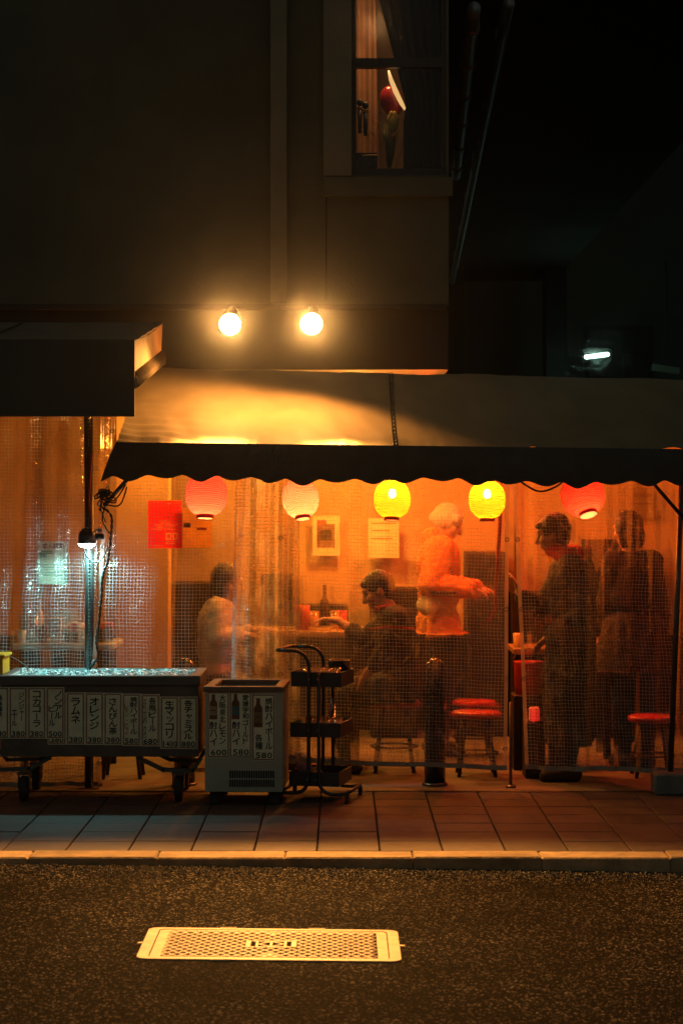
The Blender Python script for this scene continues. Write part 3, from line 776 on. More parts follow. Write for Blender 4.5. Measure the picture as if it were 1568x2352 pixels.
def framed(name, label, x0, x1, y0, y1, D, mats, bands, cat='poster'):
    t = thing(name, label, cat, W((x0 + x1) / 2, y1, D))
    A = W(x0, y1, D); B = W(x1, y0, D)
    mb = MB(); slab(mb, A.x, B.x, D - .004, D, A.z, B.z); mb.build('sheet', mats, t)
    for (u0, u1, v0, v1, m_) in bands:
        mb = MB(); slab(mb, A.x + (B.x - A.x) * u0, A.x + (B.x - A.x) * u1, D - .0065, D - .0045, B.z - (B.z - A.z) * v1, B.z - (B.z - A.z) * v0); mb.build('print', m_, t)
    return t
cream = sheet_paper('paper_cream', (.62, .52, .34)); orange = sheet_paper('print_orange', (.55, .22, .05)); brown = pm('print_brown', (.16, .08, .04), .6, .2, 9)
yel = sheet_paper('paper_yellow', (.70, .46, .10)); redp = pm('print_red', (.55, .05, .03), .6, .1, 9); teal = pm('print_teal', (.12, .32, .30), .6, .15, 9)
purple = pm('print_purple', (.20, .10, .18), .6, .15, 9); pap = pm('paper_white', (.66, .68, .64), .7, .08, 9)
wallpap = pm('paper_wall', (.72, .58, .36), .7, .1, 9)
framed('menu_poster', 'yellow poster with orange print beside the red poster', 418, 487, 1166, 1258, 12.42, yel, [(.06, .30, .38, .50, brown), (.5, .82, .5, .56, redp)])
framed('picture_frame', 'pale framed menu picture between the second and third lanterns', 718, 780, 1185, 1276, 15.5, wallpap, [(.16, .82, .2, .8, brown), (.3, .7, .35, .62, orange), (.16, .5, .1, .2, redp)], 'picture')
framed('blank_notice', 'cream notice sheet on the rear wall beneath the third lantern', 845, 916, 1190, 1282, 15.45, wallpap, [(.1, .9, .12, .14, orange), (.1, .7, .3, .32, orange), (.1, .8, .5, .52, orange)])
framed('side_notice', 'tan notice hanging on the rear wall right of the fifth lantern', 1448, 1500, 1120, 1190, 15.5, cream, [(.1, .9, .2, .3, brown), (.1, .9, .5, .55, brown)])
help_notice = framed('help_wanted_notice', 'pale blue printed notice with purple heading taped left of the clamp lamp', 86, 158, 1243, 1341, 12.52, pap, [(.06, .52, .22, .30, teal), (.06, .32, .30, .38, teal)], 'notice')
rp = thing('red_poster', 'red poster with pale small print hung left of the first lantern', 'poster', W(380, 1260, 12.36))
A = W(340, 1260, 12.36); B = W(419, 1149, 12.36); pw = B.x - A.x; ph = B.z - A.z
nu_, nv_ = 96, 132
mb = MB(); mb.grid(lambda u, v: Vector((A.x + pw * u, 12.36 + .003 * math.sin(u * 5 + v * 3), A.z + ph * v)), nu_, nv_)
po_ = mb.build('sheet', M_['poster_red'], rp, True)
po_.data.materials.append(sheet_paper('poster_print', (.80, .38, .26))); po_.data.materials.append(sheet_paper('poster_edge', (.85, .45, .2)))
pr_ = random.Random(11); mask = {}
for (u, v, wdt) in ((.33, .43, .34), (.38, .475, .28), (.18, .515, .70), (.27, .555, .5), (.13, .60, .72), (.52, .86, .36), (.12, .945, .30), (.52, .90, .3), (.55, .07, .12)):
    for i in range(int(u * nu_), int((u + wdt) * nu_)):
        for j in (0, 1):
            if pr_.random() < .72: mask[(i, int((1 - v) * nv_) + j)] = 1
for uc in (.60, .79):
    for i in range(nu_):
        for j in range(nv_):
            du, dv = abs((i + .5) / nu_ - uc), abs((j + .5) / nv_ - .255)
            if du < .075 and dv < .07 and not (du < .045 and dv < .042): mask[(i, j)] = 1
for i in range(nu_):
    for j in range(nv_):
        k_ = mask.get((i, j), 0)
        if i == 0 or i == nu_ - 1 or j == 0 or j >= nv_ - 1: k_ = 2
        po_.data.polygons[j * nu_ + i].material_index = k_

# tables with their clutter
def table(label, x0, x1, D, depth, z, mat_='table_wood'):
    t = thing('table', label, 'table', ((x0 + x1) / 2, D + depth / 2, 0), 'tables inside the stall')
    mb = MB(); mb.box(((x0 + x1) / 2, D + depth / 2, z - .02), (x1 - x0, depth, .04), bev=.006); mb.build('top', M_[mat_], t)
    for sx in (x0 + .06, x1 - .06):
        for sy in (D + .06, D + depth - .06):
            mb = MB(); mb.box((sx, sy, (z - .04) / 2), (.045, .045, z - .042)); mb.build('leg', M_['dark_wood'], t)
    return z
pm('table_pale', (.42, .46, .44), .5, .12, 8)
zt1 = table('pale topped table behind the drinks cart at the left', XF(30, 13.0), XF(262, 13.0), 13.0, .55, .80, 'table_pale')
zt2 = table('wooden table between the two seated drinkers', XF(556, 13.6), XF(838, 13.6), 13.55, .6, ZF(1449, 13.6))
zt3 = table('narrow counter table in front of the dark coated drinker', XF(1176, 13.4), XF(1262, 13.4), 13.3, .5, ZF(1487, 13.4))
zt4 = table('small table beside the rightmost drinker', XF(1370, 13.8), XF(1460, 13.8), 13.7, .5, ZF(1472, 13.8))
mb = MB().lathe([(.028, 0), (.03, .17), (.026, .17), (.025, .02)], 16, Matrix.Translation((XF(75, 13.1), 13.15, .80))); solo(mb.build('chopstick_holder', pm('tin_green', (.35, .37, .30), .3, .2, 10, metal=.7), None, True), 'tall tin chopstick holder on the pale left table', 'holder')
mb = MB()
for k in range(9):
    x = XF(68 + 1.8 * k, 13.1); mb.tube([(x, 13.15, .83), (x + rnd.uniform(-.012, .012), 13.15 + rnd.uniform(-.015, .015), .80 + rnd.uniform(.19, .215))], .003, 5)
solo(mb.build('chopsticks', M_['table_wood'], None), 'bundle of wooden chopsticks in the tin holder', 'chopsticks')
for k, x in enumerate((98, 110)):
    mb = MB().lathe([(.024, 0), (.027, .075), (.022, .085), (.012, .10), (.012, .112)], 14, Matrix.Translation((XF(x, 13.1), 13.12 + .06 * k, .80)))
    solo(mb.build('spice_jar', M_['clear_glass'] if k else pm('jar_brown', (.12, .07, .04), .3, .2, 10), None, True), ('clear' if k else 'brown') + ' spice jar beside the chopstick holder', 'jar')
nb = thing('napkin_box', 'white napkin carton with a red stripe on the pale left table', 'box', (XF(128, 13.05), 13.12, .80))
mb = MB().box((XF(127, 13.05), 13.10, .80 + .078), (.068, .07, .156), bev=.004); mb.build('carton', pap, nb)
mb = MB().box((XF(127, 13.05), 13.0635, .80 + .085), (.048, .002, .010)); mb.build('stripe', redp, nb)
ms = thing('menu_stand', 'white folded menu card standing behind the napkin carton', 'menu card', (XF(150, 13.2), 13.25, .80))
mb = MB().box((XF(148, 13.2), 13.25, .80 + .10), (.15, .006, .2), M=Matrix.Rotation(R(8), 3, 'X')); mb.build('card', pap, ms)
sb_ = thing('snack_bag', 'crumpled white snack bag with a red blot on the left table', 'bag', (XF(170, 13.1), 13.16, .80))
mb = MB().ell((XF(172, 13.1), 13.15, .80 + .095), (.085, .045, .035), n=24, m=14)
for v in mb.v: v += Vector((0, 0, 0)) + Vector([.012 * noise.noise(v * 22 + Vector((k, 0, 0))) for k in range(3)])
mb.build('bag', pap, sb_, True)
mb = MB().ell((XF(168, 13.1), 13.108, .80 + .095), (.032, .008, .026), n=12, m=8); mb.build('blot', redp, sb_, True)
mb = MB().box((XF(180, 13.1), 13.18, .80 + .03), (.17, .11, .06), bev=.004); solo(mb.build('black_tray', M_['black_metal'], None), 'black tray under the snack bag on the left table', 'tray')
tb = thing('tissue_box', 'dark tissue box with a red lid at the right end of the left table', 'box', (XF(243, 13.1), 13.2, .80))
mb = MB().box((XF(243, 13.1), 13.17, .80 + .045), (.075, .1, .09), bev=.004); mb.build('carton', M_['black_metal'], tb)
mb = MB().box((XF(243, 13.1), 13.17, .80 + .105), (.07, .095, .028), bev=.004); mb.build('lid', redp, tb)

for k, (x, y, h, mt, lab) in enumerate(((58, 13.3, .24, 'bottle_green', 'green bottle at the left end of the pale table'), (90, 13.34, .26, 'bottle_pale', 'pale tall bottle behind the chopstick holder'), (206, 13.3, .23, 'bottle_pale', 'pale bottle right of the snack bag on the left table'), (222, 13.22, .21, 'bottle_green', 'short green bottle beside the tissue box'))):
    pm('bottle_green', (.14, .24, .17), .15, .15, 10, spec=.7); pm('bottle_pale', (.50, .54, .50), .2, .12, 10, spec=.7)
    mb = MB().lathe([(.030, 0), (.031, h * .55), (.024, h * .68), (.011, h * .78), (.011, h * .96), (.013, h)], 16, Matrix.Translation((XF(x, y), y, .80))); b_ = mb.build('table_bottle', M_[mt], None, True); solo(b_, lab, 'bottle')
for k, (x, lab) in enumerate(((50, 'small clear cup at the left corner of the pale table'), (190, 'small clear cup in front of the black tray'))):
    mb = MB().lathe([(.026, 0), (.031, .08), (.029, .08), (.024, .008)], 16, Matrix.Translation((XF(x, 13.05), 13.06, .80)), cap=False); solo(mb.build('cup', M_['bottle_pale'], None, True), lab, 'cup')
z = zt2
mb = MB().lathe([(.042, 0), (.048, .11), (.052, .16), (.047, .16), (.043, .02)], 18, Matrix.Translation((XF(694, 13.7), 13.7, z))); o = mb.build('red_cup', pm('cup_red', (.60, .13, .04), .4, .1, 10), None, True); solo(o, 'large red cup at the left of the middle table', 'cup')
mb = MB().lathe([(.033, 0), (.033, .15), (.027, .18), (.012, .21), (.012, .28), (.014, .285)], 16, Matrix.Translation((XF(745, 13.9), 13.9, z))); o = mb.build('bottle', pm('bottle_brown', (.05, .025, .012), .15, .1, 10, spec=.7), None, True); solo(o, 'dark beer bottle on the middle table', 'bottle')
for k, x in enumerate((722, 768, 786)):
    mb = MB().lathe([(.026, 0), (.032, .12), (.030, .12), (.025, .01)], 16, Matrix.Translation((XF(x, 13.8), 13.78 + .03 * k, z)), cap=False); o = mb.build('beer_glass', pm('beer', (.55, .32, .08), .15, .15, 10, spec=.7) if k != 2 else M_['red_vinyl'], None, True)
    solo(o, ('beer glass next to the large red cup', 'amber beer glass right of the dark bottle', 'small red glass near the reaching hand')[k], 'glass')
mb = MB().lathe([(.02, 0), (.06, .006), (.085, .022), (.083, .024), (.058, .010), (.0, .008)], 22, Matrix.Translation((XF(735, 13.62), 13.68, z)), cap=False); solo(mb.build('side_plate', cream, None, True), 'small pale plate under the reaching hand', 'plate')
mb = MB().lathe([(.03, 0), (.034, .09), (.031, .09), (.029, .01)], 16, Matrix.Translation((XF(1190, 13.4), 13.42, zt3)), cap=False); solo(mb.build('whisky_glass', M_['beer'], None, True), 'amber glass on the narrow counter table', 'glass')
rb = thing('red_cloth_bucket', 'red bucket standing below the narrow counter table', 'bucket', (XF(1212, 13.2), 13.2, 0))
mb = MB().lathe([(.085, 0), (.095, .19), (.10, .20), (.092, .20), (.08, .02)], 22, Matrix.Translation((XF(1213, 13.2), 13.2, ZF(1592, 13.2)))); mb.build('pail', M_['red_vinyl'], rb, True)
mb = MB().tube([Vector((XF(1213, 13.2) + .1 * math.cos(a), 13.2 - .02, ZF(1592, 13.2) + .19 + .09 * math.sin(a))) for a in [math.pi * k / 10 for k in range(11)]], .004, 6); mb.build('handle', M_['steel_dark'], rb, True)
mb = MB().box((XF(1213, 13.2), 13.22, (ZF(1592, 13.2)) / 2), (.2, .22, ZF(1592, 13.2) - .004), bev=.01); solo(mb.build('bottle_crate', M_['dark_wood'], None), 'dark crate under the red bucket', 'crate')
mb = MB().box((XF(1226, 12.75), 12.75, ZF(1640, 12.75)), (.062, .05, .085), bev=.008); o = mb.build('lit_red_box', emis('red_glow', (1, .02, .015), .9), None); solo(o, 'small glowing red lamp box beside the dark coat hem', 'lamp')
mb = MB(); slab(mb, XF(1205, 12.75), XF(1250, 12.75), 12.72, 12.95, 0.006, ZF(1655, 12.75) - .002); solo(mb.build('lamp_crate', M_['dark_wood'], None), 'dark crate carrying the glowing red lamp box', 'crate')
pm('banner_red', (.5, .035, .02), .8, .15, 10)
rs = MB().tube([W(1152, 1080, 12.9), W(1147, 1210, 12.9), W(1141, 1300, 12.92), W(1136, 1400, 12.95), W(1120, 1430, 13.0)], [.012, .014, .012, .008, .005], 8).build('red_strap', M_['banner_red'], None, True); solo(rs, 'twisted red strap hanging left of the curtain opening', 'strap')

# added bulbs, unseen above the valance line, that light the stall inside
for k, (x, y, e) in enumerate(((-1.30, 14.0, 24), (-.55, 14.5, 72), (.12, 14.8, 88), (.82, 14.4, 85), (1.75, 14.6, 10), (-.56, 12.98, 30), (.30, 13.35, 44), (.66, 13.4, 46), (1.22, 13.0, 36))):
    c = Vector((x, y, 2.02 if k == 5 else 2.14))
    t = thing('added_bulb', ('added unseen red bulb hanging under the stall ceiling at right, hidden by the valance' if k in (3, 7, 8) else 'added unseen amber bulb hanging under the stall ceiling, hidden by the valance'), 'lamp', c, 'added bulbs under the stall ceiling')
    mb = MB().ell(c, (.035, .035, .045)); mb.build('bulb', emis('added_bulb_glow%d' % k, (1, .12, .03) if k in (3, 7, 8) else (1, .5, .15), 12), t, True)
    mb = MB().lathe([(.02, 0), (.02, .06)], 12, Matrix.Translation(c + Vector((0, 0, .043)))); mb.build('socket', M_['black_metal'], t, True)
    mb = MB().tube([c + Vector((0, 0, .1)), c + Vector((0, 0, .34))], .004, 6); mb.build('cord', M_['cable'], t)
    ld = bpy.data.lights.new('added_light', 'POINT'); ld.energy = e; ld.color = (1, .10, .02) if k in (3, 7, 8) else (1, .365, .045); ld.shadow_soft_size = .05
    lo = bpy.data.objects.new('added_light', ld); link(lo, t); lo.location = (0, 0, -.06)

# dark boxes added along the rear wall to keep its lower part dark
pm('fridge_grey', (.020, .020, .021), .5, .2, 6); pm('crate_blue', (.010, .014, .024), .6, .2, 8)
for name_, lab, x0, x1, yt_, D0, mt in (
    ('added_cabinet', 'tall dark cabinet added to darken the rear wall just right of the dense folded curtain', 600, 668, 1322, 15.0, 'dark_wood'),
    ('added_fridge', 'low dark fridge added to darken the rear wall behind the middle table', 690, 800, 1392, 15.05, 'fridge_grey'),
    ('added_cabinet', 'dark cabinet added to darken the rear wall behind the navy jacket drinker', 850, 958, 1352, 15.0, 'dark_wood'),
    ('added_fridge', 'dark upright fridge added to darken the rear wall right of the cream towel person', 1072, 1160, 1268, 15.1, 'fridge_grey'),
    ('added_cabinet', 'dark cabinet added to darken the rear wall left of the long black coat', 1176, 1262, 1362, 14.9, 'dark_wood'),
    ('added_fridge', 'tall dark fridge added to darken the rear wall between the two coats', 1350, 1420, 1240, 15.0, 'fridge_grey'),
):
    t = thing(name_, lab, 'cabinet' if 'cab' in name_ else 'fridge', (XF((x0 + x1) / 2, D0), D0 + .2, 0))
    mb = MB(); slab(mb, XF(x0, D0), XF(x1, D0), D0, D0 + .42, .02, ZF(yt_, D0)); mb.build('carcass', M_[mt], t)
    mb = MB(); slab(mb, XF(x0 + 3, D0), XF(x1 - 3, D0), D0 - .018, D0 - .001, .08, ZF(yt_ + 6, D0)); d = mb.build('door', M_[mt], t)
    mb = MB().tube([(XF(x1 - 10, D0), D0 - .035, ZF(yt_, D0) * .55), (XF(x1 - 10, D0), D0 - .035, ZF(yt_, D0) * .7)], .007, 6); mb.build('handle', M_['steel_dark'], d)
# stools
def stool(x, D, zs, label, r=.15, col='red_vinyl'):
    c = Vector((x, D, 0))
    t = thing('bar_stool', label, 'stool', c, 'round stools')
    Mt = Matrix.Translation(c)
    mb = MB().lathe([(r * .96, zs - .035), (r, zs - .028), (r, zs - .008), (r * .93, zs), (r * .5, zs + .005), (0, zs + .006)], 28, Mt); mb.build('seat', M_[col], t, True)
    for k in range(4):
        a = R(45 + 90 * k); p0 = c + Vector((r * .62 * math.cos(a), r * .62 * math.sin(a), zs - .036)); p1 = c + Vector((r * 1.05 * math.cos(a), r * 1.05 * math.sin(a), .0))
        mb = MB().tube([p0, p1], .012, 8); mb.build('leg', M_['black_metal'], t, True)
    q = .36; rr = r * (.62 + .43 * (1 - q)) 
    mb = MB().tube([c + Vector((rr * math.cos(a), rr * math.sin(a), zs * q)) for a in [2 * math.pi * k / 24 for k in range(24)]], .007, 6, closed=True); mb.build('foot_ring', M_['black_metal'], t, True)
stool(XF(1093, 12.9), 12.9, ZF(1633, 12.9), 'round red topped stool just left of the curtain opening')
stool(XF(1085, 13.9), 13.9, ZF(1608, 13.9), 'red stool half hidden behind the nearest red topped stool')
stool(XF(1497, 12.85), 12.85, ZF(1643, 12.85), 'round red topped stool by the pole at the right edge')
stool(XF(284, 12.8), 12.8, .42, 'dark legged stool seen under the drinks cart')
stool(XF(480, 13.35), 13.35, .44, 'stool under the drinker in the beige top', .16)
stool(XF(905, 13.1), 13.12, .44, 'stool under the drinker in the navy jacket', .16)
# bollards
for x, lab in ((998, 'dome topped steel bollard behind the middle curtain'), (424, 'dome topped steel bollard behind the drinks cart')):
    c = Vector((XF(x, 12.42), 12.42, 0)); zt = ZF(1511, 12.42); r = .062
    t = thing('bollard', lab, 'bollard', c, 'steel bollards')
    mb = MB().lathe([(r, .0), (r, zt - r)] + [(r * math.cos(a), zt - r + r * math.sin(a)) for a in [R(10 * k) for k in range(1, 9)]] + [(0, zt)], 32, Matrix.Translation(c)); mb.build('post', pm('bollard_steel', (.06, .06, .065), .16, .15, 10, metal=.9), t, True)
    mb = MB().lathe([(r + .012, .003), (r + .012, .018), (r + .004, .022)], 32, Matrix.Translation(c)); mb.build('base_ring', M_['steel_dark'], t, True)
# =================================================================== LETTERING
_G = {}
def glyph(ch):
    if ch in _G: return _G[ch]
    cv = bpy.data.curves.new('glyph', 'FONT'); cv.body = ch; cv.size = 1; cv.resolution_u = 2
    o = bpy.data.objects.new('glyph', cv); TMP.collection.objects.link(o)
    dg = tmp_dg()
    me = bpy.data.meshes.new_from_object(o.evaluated_get(dg))
    vs_ = [v.co.copy() for v in me.vertices]; fs = [tuple(p.vertices) for p in me.polygons]
    bpy.data.objects.remove(o); bpy.data.curves.remove(cv); bpy.data.meshes.remove(me)
    if vs_:
        x0 = min(v.x for v in vs_); x1 = max(v.x for v in vs_); y0 = min(v.y for v in vs_); y1 = max(v.y for v in vs_)
    else: x0 = x1 = y0 = y1 = 0
    _G[ch] = (vs_, fs, (x0, x1, y0, y1))
    return _G[ch]
def put(mb, ch, cx, cz, w_, h_, ybase, Mr, bold=.045, rot=False, fit=True):
    """one character centred at (cx, cz) in panel space, fitted to w_ x h_"""
    vs_, fs, (x0, x1, y0, y1) = glyph(ch)
    if not vs_: return
    mx, my = (x0 + x1) / 2, (y0 + y1) / 2
    gw, gh = max(x1 - x0, 1e-3), max(y1 - y0, 1e-3)
    if rot: gw, gh = gh, gw
    if fit:
        sx, sz = w_ / gw, h_ / gh
        if rot: sx = sz = min(h_ / gh, 2.2 * w_)
        else:
            m = min(sx, sz); sx = min(sx, m * 1.35); sz = min(sz, m * 1.35)
    else: sx = sz = w_
    k = 0
    for dx, dz in ((-1, 0), (1, 0), (0, 1), (0, -1)):
        pts = []
        for v in vs_:
            a, b = v.x - mx, v.y - my
            if rot: a, b = -b, a
            p = Vector((cx + a * sx + dx * bold * w_ * .5, 0, cz + b * sz + dz * bold * w_ * .5))
            pts.append(Mr(p.x, ybase - .00012 * k, p.z))
        mb.add(pts, fs); k += 1
def column(mb, text, cx, z0, z1, w_, yb, Mr, bold=.05):
    n = len(text); h = (z0 - z1) / n
    for i, ch in enumerate(text):
        cz = z0 - h * (i + .5)
        if ch in 'ーｰ': put(mb, 'ー', cx, cz, w_, h * .86, yb, Mr, bold, rot=True)
        elif ch == '・': put(mb, ch, cx, cz, w_ * .25, h * .3, yb, Mr, bold)
        elif ch in 'ャッ': put(mb, ch, cx + w_ * .08, cz, w_ * .74, h * .72, yb, Mr, bold)
        else: put(mb, ch, cx, cz, w_, h * .90, yb, Mr, bold)
def digits(mb, text, cx, cz, w_, h_, yb, Mr, bold=.10):
    n = len(text); cw = w_ / n
    for i, ch in enumerate(text):
        put(mb, ch, cx - w_ / 2 + cw * (i + .5), cz, cw * .84, h_, yb, Mr, bold)

def strip(parent, Mr, x0, x1, z0, z1, yb, cols, price, tilt=0, border2=True, thick=.0030):
    """paper menu strip on a panel; cols: (text, u_center, v0, v1, width, ink)"""
    cx, cz = (x0 + x1) / 2, (z0 + z1) / 2
    ct, s_ = math.cos(tilt), math.sin(tilt)
    def T(x, y, z):
        dx, dz = x - cx, z - cz
        return Mr(cx + dx * ct - dz * s_, y, cz + dx * s_ + dz * ct)
    w_, h_ = x1 - x0, z0 - z1
    mb = MB()
    def bx(a0, a1, b0, b1, y0, y1, mb):
        pts = [T(x, y, z) for z in (b0, b1) for y in (y0, y1) for x in (a0, a1)]
        mb.add(pts, [(0, 2, 3, 1), (4, 5, 7, 6), (0, 1, 5, 4), (2, 6, 7, 3), (0, 4, 6, 2), (1, 3, 7, 5)])
    bx(x0, x1, z1, z0, yb - .0012, yb, mb)
    pp = mb.build('menu_strip', M_['strip_paper'], parent)
    mb = MB()
    for ins in ((.045, .085) if border2 else (.02,)):
        e = w_ * ins; t = thick if border2 else .0055
        bx(x0 + e, x1 - e, z0 - e - t, z0 - e, yb - .0017, yb - .0013, mb); bx(x0 + e, x1 - e, z1 + e, z1 + e + t, yb - .0017, yb - .0013, mb)
        bx(x0 + e, x0 + e + t, z1 + e + t, z0 - e - t, yb - .0017, yb - .0013, mb); bx(x1 - e - t, x1 - e, z1 + e + t, z0 - e - t, yb - .0017, yb - .0013, mb)
    mb.build('border', M_['strip_border'], pp)
    for (text, u, v0, v1, cw, ink) in cols:
        mb = MB()
        column(mb, text, x0 + w_ * u, z0 - h_ * v0, z0 - h_ * v1, w_ * cw, yb - .0016, T); mb.build('lettering', M_[ink], pp)
    if price:
        mb = MB()
        digits(mb, price, cx, z0 - h_ * .905, w_ * (.74 if len(price) < 4 else .84), h_ * .098, yb - .0016, T); mb.build('price', M_['ink'], pp)
    return pp

# =================================================================== DRINKS CART
CD = 11.70
PXF = lambda xf, D=CD: (xf - 1365.5) * D / 8450.0
PZF = lambda yf, D=CD: HC - (yf - 2048) * D / 8450.0
ct = thing('drinks_cart', 'long dark wheeled drinks tub papered with white menu strips', 'cart', (PXF(400), CD + .3, 0))
cxl, cxr = PXF(2), PXF(793)
ztop, zbot = PZF(2703), PZF(3028)
mb = MB(); slab(mb, cxl, cxr, CD + .012, CD + .03, zbot, ztop - .055); mb.build('front_panel', M_['tub_wood'], ct)
mb = MB(); slab(mb, cxl, cxr, CD + .58, CD + .598, zbot, ztop - .055); mb.build('back_panel', M_['tub_wood'], ct)
for x0 in (cxl, cxr - .018):
    mb = MB(); slab(mb, x0, x0 + .018, CD + .031, CD + .579, zbot, ztop - .055); mb.build('side_panel', M_['tub_wood'], ct)
mb = MB(); slab(mb, cxl + .02, cxr - .02, CD + .032, CD + .578, zbot + .005, zbot + .02); mb.build('floor_panel', M_['tub_wood'], ct)
mb = MB()   # rim of four mitred boards
for (a0, a1, b0, b1) in ((cxl - .012, cxr + .012, CD - .004, CD + .045), (cxl - .012, cxr + .012, CD + .56, CD + .61), (cxl - .012, cxl + .035, CD + .0455, CD + .5595), (cxr - .045, cxr + .012, CD + .0455, CD + .5595)):
    mb.box(((a0 + a1) / 2, (b0 + b1) / 2, ztop - .027), (a1 - a0, b1 - b0, .054), bev=.004)
mb.build('rim', M_['tub_steel'], ct)
mb = MB()   # white liner
lz = ztop - .004
def wallq(a, b): mb.quad(Vector((a[0], a[1], lz)), Vector((b[0], b[1], lz)), Vector((b[0], b[1], lz - .2)), Vector((a[0], a[1], lz - .2)))
q = [(cxl + .038, CD + .048), (cxr - .05, CD + .048), (cxr - .05, CD + .557), (cxl + .038, CD + .557)]
for i in range(4): wallq(q[i], q[(i + 1) % 4])
mb.quad(*[Vector((a, b, lz - .199)) for a, b in q]); mb.build('liner', M_['tub_liner'], ct)
# crushed ice
mb = MB(); ir = random.Random(3)
for i in range(1700):
    x = ir.uniform(cxl + .05, cxr - .06); y = ir.uniform(CD + .06, CD + .545); s = ir.uniform(.008, .022)
    zz = lz - .032 + .012 * noise.noise((x * 7, y * 7, 2)) + .055 * (y - CD - .05) + ir.uniform(-.012, .006)
    Mx = Matrix.Rotation(ir.uniform(0, 6), 3, 'Z') @ Matrix.Rotation(ir.uniform(0, 3), 3, 'X')
    mb.box((x, y, zz), (s, s * ir.uniform(.5, 1), s * ir.uniform(.5, 1)), M=Mx)
o = mb.build('crushed_ice', pm('ice', (.60, .74, .76), .25, .12, 60, .4, 120, spec=.6)); o['kind'] = 'stuff'; o['label'] = 'crushed ice heaped in the drinks tub'
mb = MB(); slab(mb, cxl + .04, cxr - .052, CD + .05, CD + .555, lz - .198, lz - .05); o = mb.build('ice_water', pm('ice_water', (.30, .55, .58), .1, .1, 6)); struct(o)
# under-frame and castors
for side, (xa, xb, xc, xd) in ((1, (550, 652, 762, 800)), (-1, (195, 110, -20, -60)))[0:2] if False else ():
    pass
for name_, pts in (('leg_frame', ((550, 3036), (650, 3084), (768, 3088), (800, 3040))), ('leg_frame', ((195, 3036), (112, 3080), (-30, 3084), (-70, 3036)))):
    for yy in (CD + .06, CD + .54):
        pth = [Vector((PXF(a), yy, PZF(b_))) for a, b_ in pts]
        mb = MB()
        for p_, q_ in zip(pth, pth[1:]):
            d = q_ - p_; mb.box((p_ + q_) / 2, (d.length + .012, .03, .022), M=Matrix.Rotation(-math.atan2(d.z, d.x), 3, 'Y'))
        mb.build('leg_frame', M_['tub_steel'], ct)
for cxp in (92, 712):
    for yy in (CD + .06, CD + .54):
        x = PXF(cxp); t_ = MB()
        t_.box((x, yy, .155), (.075, .06, .012)); t_.box((x - .03, yy, .112), (.006, .05, .085)); t_.box((x + .03, yy, .112), (.006, .05, .085))
        f_ = t_.build('castor', M_['steel_dark'], ct)
        t_ = MB().lathe([(.035, -.018), (.066, -.02), (.07, -.012), (.07, .012), (.066, .02), (.035, .018)], 22, Matrix.Translation((x, yy, .071)) @ Matrix.Rotation(R(90), 4, 'Y')); t_.build('wheel', M_['rubber'], f_, True)
ID = lambda x, y, z: Vector((x, y, z))
yb = CD + .0115
G1 = [(-38, 36, 2749, 2955), (36, 110, 2749, 2955), (110.6, 184, 2749, 2955), (184.6, 258, 2749, 2956)]
G2 = [(265.6, 340, 2770, 2979), (340.4, 415, 2771, 2980), (415.4, 488.6, 2772, 2981), (489, 563, 2775, 2984), (563.6, 639, 2777, 2986)]
G3 = [(641, 715, 2787, 2996), (715.6, 791, 2787, 2997)]
def st_(r, cols, price, y_=0, tilt=0): return strip(ct, ID, PXF(r[0]), PXF(r[1]), PZF(r[2]), PZF(r[3]), yb - y_, cols, price, tilt)
st_((191, 265, 2772, 2979), [], '380')
st_(G1[0], [('黒烏龍茶', .5, .16, .58, .30, 'ink')], '380', .002)
st_(G1[1], [('ジンジャー', .68, .10, .66, .30, 'ink'), ('エール', .30, .44, .76, .30, 'ink')], '380', .002)
st_(G1[2], [('コカコーラ', .5, .07, .78, .42, 'ink')], '380', .002)
st_(G1[3], [('ノンアル', .66, .06, .62, .38, 'ink'), ('ビール', .32, .34, .76, .34, 'ink')], '500', .004)
st_(G2[0], [('ラムネ', .5, .10, .60, .48, 'ink')], '380', .002)
st_(G2[1], [('オレンジ', .5, .09, .71, .48, 'ink')], '380', .002)
st_(G2[2], [('さんぴん茶', .5, .09, .80, .44, 'ink')], '380', .002)
st_(G2[3], [('焼酎ハイボール', .62, .06, .78, .38, 'ink'), ('レモン', .24, .20, .44, .22, 'ink_olive'), ('・ドライ', .24, .48, .80, .22, 'ink_red')], '580', .002)
st_(G2[4], [('各瓶ビール', .62, .06, .72, .38, 'ink'), ('アサヒ・サッポロ・オリオン', .22, .10, .84, .19, 'ink')], '680', .002)
st_(G3[0], [('生マッコリ', .5, .07, .80, .46, 'ink')], '1400', .002)
st_(G3[1], [('各チャミスル', .5, .06, .82, .46, 'ink')], '880', .002)
# yellow crate edge at the far left
yc = thing('yellow_crate', 'bright yellow plastic crate cut off by the left edge', 'crate', (PXF(-40), CD + .1, ztop))
xr_ = PXF(10); mb = MB()
slab(mb, xr_ - .25, xr_ - .006, CD + .06, CD + .30, ztop + .004, ztop + .104); mb.build('body', pm('plastic_yellow', (.72, .42, .02), .4, .08, 8), yc)
mb = MB().box((xr_ - .124, CD + .18, ztop + .104), (.262, .262, .016), bev=.004); mb.build('lip', M_['plastic_yellow'], yc)

